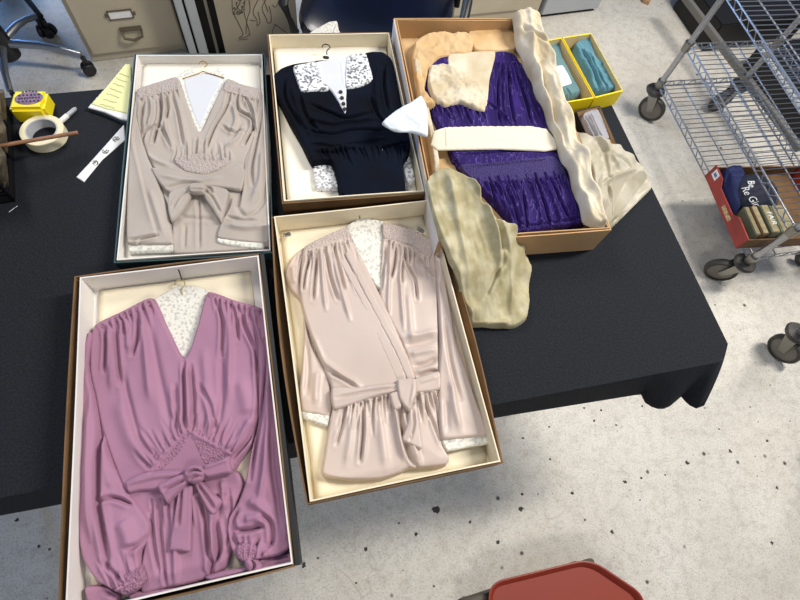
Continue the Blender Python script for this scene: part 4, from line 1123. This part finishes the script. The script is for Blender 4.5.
# caps
def cap(label, c, rz_, r, m1, m2, words, tilt=.25):
    t = thing('baseball_cap', label, 'cap', c, rz_)
    T = Matrix.Rotation(tilt, 3, 'X')
    mb = MB(); prof = [(r*math.cos(a), r*.95*math.sin(a)) for a in [i*PI/2/9 for i in range(9)]]+[(.004, r*.95)]
    mb.lathe(prof, (0, 0, .012), 28, T)
    mb.build('crown', m1, t)
    V = []; F = []; n = 14
    for j in range(5):
        for i in range(n+1):
            a = -PI*.86+PI*.72*i/n; rr = r*(.96+.62*j/4*math.sin(PI*(i/n))**.6)
            V.append(T @ Vector((rr*math.cos(a), rr*math.sin(a), .014-.012*(2*(i/n)-1)**2*j/4))+Vector((0, 0, .012)))
    for j in range(4):
        for i in range(n): F.append((j*(n+1)+i, j*(n+1)+i+1, (j+1)*(n+1)+i+1, (j+1)*(n+1)+i))
    me = bpy.data.meshes.new('visor'); me.from_pydata([tuple(v) for v in V], [], F); me.polygons.foreach_set('use_smooth', [True]*len(F))
    o = bpy.data.objects.new('visor', me); me.materials.append(m2); COL.objects.link(o); o.parent = t
    md = o.modifiers.new('s', 'SOLIDIFY'); md.thickness = .004
    mb = MB(); mb.lathe([(.002, .004), (.006, .003), (.007, 0)], T @ Vector((0, 0, r*.95))+Vector((0, 0, .012)), 12); mb.build('top_button', m1, t)
    for (s, u, v_, a, sz) in words:
        th_ = v_; ph = u
        n_ = Vector((math.cos(th_)*math.cos(ph), math.cos(th_)*math.sin(ph), math.sin(th_)))
        pos = Vector((n_.x*r*1.01, n_.y*r*1.01, n_.z*r*.96))
        up = Vector((0, 0, 1)); xx = up.cross(n_).normalized(); yy = n_.cross(xx)
        Mx = Matrix((xx, yy, n_)).transposed().to_4x4() @ Matrix.Rotation(a, 4, 'Z')
        M = Matrix.Translation((0, 0, .012)) @ T.to_4x4() @ Matrix.Translation(pos) @ Mx
        text('lettering', s, sz, M, paper, t, .25, .002)
    return t
bx = loc2w(t, (.135, Lb*.62, .008)); FB = t
cap('blue and dark navy baseball cap with white script lettering in red tray', bx, math.radians(20), .098, cap_dark, cap_blue, [('Be', 2.5, .95, .2, .032), ('Re', 2.9, .75, .1, .034), ('Gir', 3.6, .75, -.2, .034), ('na', 4.1, .45, -.2, .02)], .1)
o = panel('blue_cloth', [(721, 172), (727, 168), (737, 168), (742, 178), (736, 192), (738, 208), (736, 214), (730, 203), (724, 188)], ZS+.015, .06, cap_blue, None, 'v 8 3 : 728,172 730,190 732,205', edge=8, crumple=.006, cscale=14, seed=44)
tag(o, 'royal blue cap fabric bunched beside the lettered cap in red tray', 'cloth')
# books / tins
for i, (x, w_, h_, m, lab) in enumerate(((.035, .022, .075, green_card, 'thin olive book leaning nearest the red panel in fruit box'), (.065, .028, .078, kraft, 'brown book second from the red panel in fruit box'), (.103, .036, .085, green_card, 'thick green book marked with letters FAIR in fruit box'), (.165, .075, .08, mat('mottled_green', (104, 108, 80), .7, c2=(70, 78, 60), nscale=30), 'mottled green block beside the lettered book in fruit box'))):
    p = loc2w(FB, (x, .072, .008))
    t = thing('book', lab, 'book', p, FB.rotation_euler.z, 'books in the red tray')
    mb = MB(); mb.box((0, 0, h_/2), (w_, .125, h_)); mb.build('cover', m, t, bevel=.002, smooth=False)
    mb = MB(); mb.box((0, .001, h_/2+.0015), (w_*.7, .119, h_)); o = mb.build('pages', mat('aged_pages', (150, 138, 104), .8) if 'aged_pages' not in MATS else MATS['aged_pages'], t, smooth=False)
    if i == 2:
        text('lettering', 'FAIR', .030, Matrix.Translation((.004, 0, h_+.003)) @ Matrix.Rotation(-PI/2, 4, 'Z'), paper, t)

# ------------------------------------------------------------------ background
def frame_from(pa, pb, za=0):
    a, b = at(*pa, za), at(*pb, za); d = b-a; W = np.linalg.norm(d); return a, W, math.atan2(d[1], d[0])
a, W, ang = frame_from((93, 62), (190, 50))
t = thing('filing_cabinet', 'beige steel filing cabinet with label holder and recessed drawer pull', 'cabinet', (a[0], a[1], 0), ang)
mb = MB(); mb.box((W/2, .25, .36), (W, .5, .72)); mb.build('body', beige_metal, t, bevel=.004)
for z0, z1 in ((.045, .34), (.355, .68)):
    mb = MB(); mb.box((W/2, -.007, (z0+z1)/2), (W-.035, .014, z1-z0)); d = mb.build('drawer', beige_metal, t, bevel=.003)
    zl = z0+.172; zh = z0+.088
    mb = MB()
    for (x, zz_, sx, sz) in ((0, .018, .095, .004), (0, -.018, .095, .004), (-.046, 0, .004, .04), (.046, 0, .004, .04), (-.053, .0, .012, .012), (.053, 0, .012, .012)):
        mb.box((W*.46+x, -.017, zl+zz_), (sx, .005, sz))
    lh = mb.build('label_holder', mat('aged_brass', (112, 102, 84), .5, .6), d, smooth=False)
    lh.parent = d
    mb = MB(); mb.box((W*.46, -.0155, zl), (.086, .002, .032)); mb.build('label_card', paper, d, smooth=False)
    mb = MB(); mb.box((W*.50, -.018, zh+.018), (.088, .010, .016)); mb.tube([(W*.50-.04, -.02, zh+.012), (W*.50-.036, -.034, zh-.012), (W*.50, -.038, zh-.022), (W*.50+.036, -.034, zh-.012), (W*.50+.04, -.02, zh+.012)], .006, 8)
    mb.build('drawer_pull', MATS['aged_brass'], d)
# metal frame between cabinet and board
a, W, ang = frame_from((196, 62), (226, 58))
t = thing('steel_rail_frame', 'pale grey steel rails with dark gaps between filing cabinet and drawn board', 'frame', (a[0], a[1], 0), ang)
for x, wd in ((.0, .032), (.045, .040), (.105, .012)):
    mb = MB(); mb.box((x, 0, .4), (wd, .03, .8)); mb.build('rail', grey_metal if wd > .02 else chrome_dull, t, bevel=.003, smooth=False)
mb = MB(); mb.box((.06, .04, .38), (.17, .01, .76)); mb.build('back_plate', black_matte, t, smooth=False)
# drawn board
a, W, ang = frame_from((228, 62), (300, 54))
t = thing('drawn_board', 'beige board with ink drawing of standing animals, behind the navy blouse box', 'board', (a[0], a[1], 0), ang)
mb = MB(); mb.box((W/2, .012, .35), (W, .012, .70)); mb.build('panel', mat('beige_board', (172, 162, 142), .7, c2=(164, 152, 130), nscale=4), t, smooth=False)
def bpt(px, py):
    # intersect with the board's front face
    v = Vector(BAS @ np.array([px-400, -(py-300), -FPX])); o_ = Vector((0, 0, CAM_H)); nn_ = Vector((-math.sin(ang), math.cos(ang), 0)); p0 = Vector((a[0], a[1], 0))+nn_*.0055
    k = (p0-o_).dot(nn_)/v.dot(nn_); return o_+v*k
strokes = [[(232, 0), (233, 12), (238, 22), (243, 34), (239, 38), (246, 37), (249, 34)], [(245, 0), (244, 10), (246, 20), (249, 30), (250, 36)], [(249, 0), (250, 10), (247, 20), (246, 34)], [(258, 0), (253, 12), (257, 20), (257, 26), (260, 22), (258, 12)], [(266, 0), (262, 8), (266, 18), (268, 23), (271, 22), (271, 14), (269, 6)],
           [(264, 0), (268, 12)], [(272, 5), (276, 7), (279, 0)], [(274, 24), (280, 28), (288, 34)], [(272, 34), (274, 27), (277, 25)], [(236, 2), (238, 8), (242, 12), (238, 15)], [(240, 3), (236, 10)], [(243, 6), (240, 14), (236, 14)], [(250, 20), (256, 21)], [(238, 40), (248, 39)]]
mb = MB()
for s in strokes: mb.tube([bpt(*p) for p in [tuple(q) for q in curve(s, 4)]], .0016, 4)
for k in range(26):
    x, y = rg.uniform(233, 244), rg.uniform(0, 15); p = bpt(x, y); mb.tube([p, p+Vector((.004, 0, .004))], .0022, 4)
mb.build('ink_drawing', mat('faded_ink', (88, 80, 68), .8), t, True)
# chairs
def office_chair(label, hub, ends, m_arm, seat=True, hub_z=.10, smat=navy_vinyl):
    h = at3(*hub, hub_z); t = thing('office_chair', label, 'chair', (h.x, h.y, 0))
    mb = MB(); mb.tube([(0, 0, .06), (0, 0, .12), (0, 0, .40)], .03, 16, rs=[.045, .040, .024]); mb.build('column', black_plastic, t)
    for (px, py) in ends:
        e = at3(px, py, .07); v = Vector((e.x-h.x, e.y-h.y, 0)); L_ = v.length; v.normalize()
        P = [v*(L_*u)+Vector((0, 0, .115+.03*math.sin(PI*u*.8)-.035*u)) for u in (0.05, .25, .5, .75, 1)]
        mb = MB(); mb.tube(P, .013, 10, rs=[.019, .017, .015, .013, .012]); ar = mb.build('base_arm', m_arm, t)
        w_ = v*L_; mb = MB(); R_ = Matrix.Rotation(math.atan2(v.y, v.x)+.6, 3, 'Z') @ Matrix.Rotation(PI/2, 3, 'X')
        for s_ in (-.014, .014):
            mb.lathe([(.004, -.009), (.024, -.009), (.027, -.004), (.027, .004), (.024, .009), (.004, .009)], w_+R_ @ Vector((0, 0, s_))+Vector((0, 0, .027)), 18, R_)
        mb.tube([w_+Vector((0, 0, .03)), w_+Vector((0, 0, .085))], .010, 8); mb.build('caster', black_plastic, ar)
    if seat:
        mb = MB(); V = []; n = 36; prof = [(.80, 0), (.97, .012), (1.0, .035), (.96, .062), (.80, .076), (.4, .080), (.02, .080)]
        for s_, z_ in prof:
            for k in range(n):
                a_ = 2*PI*k/n; c_, s2 = math.cos(a_), math.sin(a_)
                rr = .25/(abs(c_)**3.2+abs(s2)**3.2)**(1/3.2)
                V.append((rr*s_*c_, rr*s_*s2, .42+z_))
        F = [(i*n+k, i*n+(k+1) % n, (i+1)*n+(k+1) % n, (i+1)*n+k) for i in range(len(prof)-1) for k in range(n)]
        F += [tuple(range(n-1, -1, -1)), tuple((len(prof)-1)*n+k for k in range(n))]
        mb.add(V, F); mb.build('seat', smat, t)
        mb = MB(); mb.box((0, .30, .75), (.44, .07, .46)); mb.build('backrest', smat, t, bevel=.03)
        mb = MB(); mb.tube([(0, .2, .44), (0, .34, .46), (0, .34, .6)], .018, 8); mb.build('back_bar', black_plastic, t)
    return t
office_chair('office chair with chrome star base at the top left corner', (4, 47), [(84, 60), (39, 22), (14, 96), (-60, 70), (-45, 10)], chrome)
hb = at(-14, -22, .1)
office_chair('office chair with black base partly behind the filing cabinet', (-12, -44), [(44, 22), (-60, 6), (20, -110), (-100, -60)], black_plastic)
# big navy chair behind the boxes
sc_c = at(380, -4, .47)
t = thing('vinyl_chair', 'dark navy vinyl chair with black arms behind the middle boxes', 'chair', (sc_c[0], sc_c[1], 0), math.radians(-8))
mb = MB(); V = []; n = 48; prof = [(.80, 0), (.97, .015), (1.0, .05), (.97, .08), (.85, .098), (.55, .108), (.02, .104)]
for s_, z_ in prof:
    for k in range(n):
        a_ = 2*PI*k/n; c_, s2 = math.cos(a_), math.sin(a_)
        rr = 1/(abs(c_)**3.5+abs(s2)**3.5)**(1/3.5)
        V.append((.295*rr*s_*c_, .27*rr*s_*s2, .36+z_+.012*math.cos(a_*2)*s_))
F = [(i*n+k, i*n+(k+1) % n, (i+1)*n+(k+1) % n, (i+1)*n+k) for i in range(len(prof)-1) for k in range(n)]
F += [tuple(range(n-1, -1, -1)), tuple((len(prof)-1)*n+k for k in range(n))]
mb.add(V, F); mb.build('seat', navy_vinyl, t)
for sx in (-1, 1):
    mb = MB(); mb.tube([(sx*.30, -.16, .37), (sx*.325, -.19, .50), (sx*.325, -.10, .58), (sx*.325, .12, .58), (sx*.32, .20, .5), (sx*.30, .18, .37)], .018, 10); mb.build('armrest', black_plastic, t)
mb = MB(); mb.box((0, .30, .72), (.5, .08, .5)); mb.build('backrest', navy_vinyl, t, bevel=.035)
mb = MB(); mb.tube([(0, 0, .05), (0, 0, .37)], .03, 14); mb.build('column', black_plastic, t)
for k in range(5):
    a_ = k*2*PI/5+.5; mb = MB(); mb.tube([(0, 0, .10), (.14*math.cos(a_), .14*math.sin(a_), .095), (.29*math.cos(a_), .29*math.sin(a_), .07)], .016, 8)
    ar = mb.build('base_arm', black_plastic, t)
    mb = MB(); mb.lathe([(.004, -.012), (.03, -.012), (.03, .012), (.004, .012)], (.29*math.cos(a_), .29*math.sin(a_), .03), 16, Matrix.Rotation(a_, 3, 'Z') @ Matrix.Rotation(PI/2, 3, 'X')); mb.build('caster', black_plastic, ar)
o = panel('white_lace_cloth', [(303, 40), (309, 34), (328, 23), (337, 22), (339, 30), (342, 40)], .462, .012, lace_w, None, 's 4 1.5 : 336,24 332,36', edge=2)
tag(o, 'white lace-edged cloth lying on the navy chair seat', 'cloth')
# pale cabinets beyond
a, W, ang = frame_from((446, 26), (536, 17))
t = thing('steel_locker', 'beige steel locker behind the tan box', 'locker', (a[0], a[1], 0), ang)
mb = MB(); mb.box((W/2, .2, .35), (W, .4, .70)); mb.build('body', beige_metal, t, bevel=.004)
mb = MB(); mb.box((W/2, -.006, .36), (W-.04, .012, .60)); mb.build('door', beige_metal, t, bevel=.003)
a, W, ang = frame_from((541, 15.5), (598, 8.5), .02)
t = thing('grey_cabinet', 'pale grey steel cabinet standing on the floor above the yellow boxes', 'cabinet', (a[0], a[1], 0), ang)
mb = MB(); mb.box((W/2, .2, .37), (W, .4, .70)); mb.build('body', grey_metal, t, bevel=.004)
mb = MB(); mb.box((W/2, .2, .011), (W-.03, .37, .022)); mb.build('shadow_gap', black_matte, t, smooth=False)  # black block standing in for the shadow gap beneath the cabinet
# black equipment under/behind the rack
def slab(name, label, cat, poly, z_foot, z_top, m, trims=()):
    R = [at(*p, z_foot) for p in poly]; c = sum(R)/len(R)
    t = thing(name, label, cat, (c[0], c[1], 0))
    mb = MB(); mb.prism([tuple(p-c) for p in R], 0, z_top); mb.build('body', m, t, bevel=.006, smooth=False)
    for (i, j) in trims:
        p, q = R[i]-c, R[j]-c; mb = MB(); mb.tube([(p[0], p[1], z_top+.006), (q[0], q[1], z_top+.006)], .012, 6); mb.build('metal_trim', grey_metal, t)
    return t
slab('equipment_case', 'black equipment case with grey metal edge strip beyond the rack', 'case', [(672, 8), (702, 52), (790, 40), (750, -40)], 0, .16, black_matte, ())
slab('equipment_case', 'large black case with grey edging under the far right of the rack', 'case', [(741, 66), (795, 150), (900, 130), (850, 40)], 0, .12, black_matte, ((0, 1),))
pa, pb = at3(684, -4, .19), at3(800, 150, .19)
mb = MB(); dd = (pb-pa).normalized(); mb.box((pa+pb)/2, ((pb-pa).length, .03, .03), Matrix.Rotation(math.atan2(dd.y, dd.x), 3, 'Z')); tag(mb.build('steel_bar', mat('brushed_grey_bar', (120, 118, 112), .5, .3), None, True, .003, smooth=False), 'long grey steel bar lying across the black cases behind the rack', 'bar')
c = at(644, 0, .01)
mb = MB(); mb.prism([at(636, -6, 0), at(642, 3, 0), at(648, 5.5, 0), (at(651, 0, 0)), at(650, -8, 0)], 0, .02); tag(mb.build('wood_offcut', mat('tan_wood', (176, 140, 104), .7), None, True, .002, smooth=False), 'small tan wood offcut on the floor near the top edge', 'wood')

# ------------------------------------------------------------------ red tray bottom right
ZT = .12
zr = ZT+.022
rim = [at(*p, zr) for p in ((487, 583), (590, 558), (648, 597), (618, 720), (500, 735))]
ct = sum(rim)/5
t = thing('serving_tray', 'brick red plastic serving tray with rounded corners at the bottom edge', 'tray', (ct[0], ct[1], ZT), 0)
def round_poly(P, r, n=7):
    out = []; K = len(P)
    for i in range(K):
        p0, p1, p2 = P[i-1], P[i], P[(i+1) % K]
        a_ = p0-p1; b_ = p2-p1; a_ /= np.linalg.norm(a_); b_ /= np.linalg.norm(b_)
        s0, s1 = p1+a_*r, p1+b_*r
        for k in range(n+1):
            u = k/n; out.append((1-u)**2*s0+2*u*(1-u)*p1+u*u*s1)
    return out
base_ = np.array([p-ct for p in round_poly(rim, .05)])
nx = np.roll(base_, -1, 0)-np.roll(base_, 1, 0); nx = np.column_stack([nx[:, 1], -nx[:, 0]]); nx /= np.linalg.norm(nx, axis=1)[:, None]
if (nx*base_).sum() < 0: nx = -nx
prof = [(-.020, 0), (-.004, .018), (0, .020), (0, .023), (-.004, .0235), (-.007, .021), (-.018, .004)]
mb = MB(); n = len(base_); V = []
for d, z_ in prof: V += [(p[0], p[1], z_) for p in base_+nx*d]
mb.add(V, [(k*n+i, k*n+(i+1) % n, (k+1)*n+(i+1) % n, (k+1)*n+i) for k in range(len(prof)-1) for i in range(n)]+[tuple(range(n-1, -1, -1)), tuple((len(prof)-1)*n+i for i in range(n))])
mb.build('tray_body', tray_red, t)
pa, pb = at(463, 601, ZT), at(512, 585, ZT); dd = pb-pa; ang = math.atan2(dd[1], dd[0])
t = thing('storage_box', 'low grey-brown box standing on the floor beneath the red tray', 'box', (pa[0], pa[1], 0), ang)
mb = MB(); mb.box((.21, -.14, .045), (.40, .26, .09)); mb.build('body', mat('grey_brown_board', (96, 90, 76), .7), t, bevel=.003)
mb = MB(); mb.box((.21, -.14, .105), (.42, .28, .028)); mb.build('lid', MATS['grey_brown_board'], t, bevel=.003)
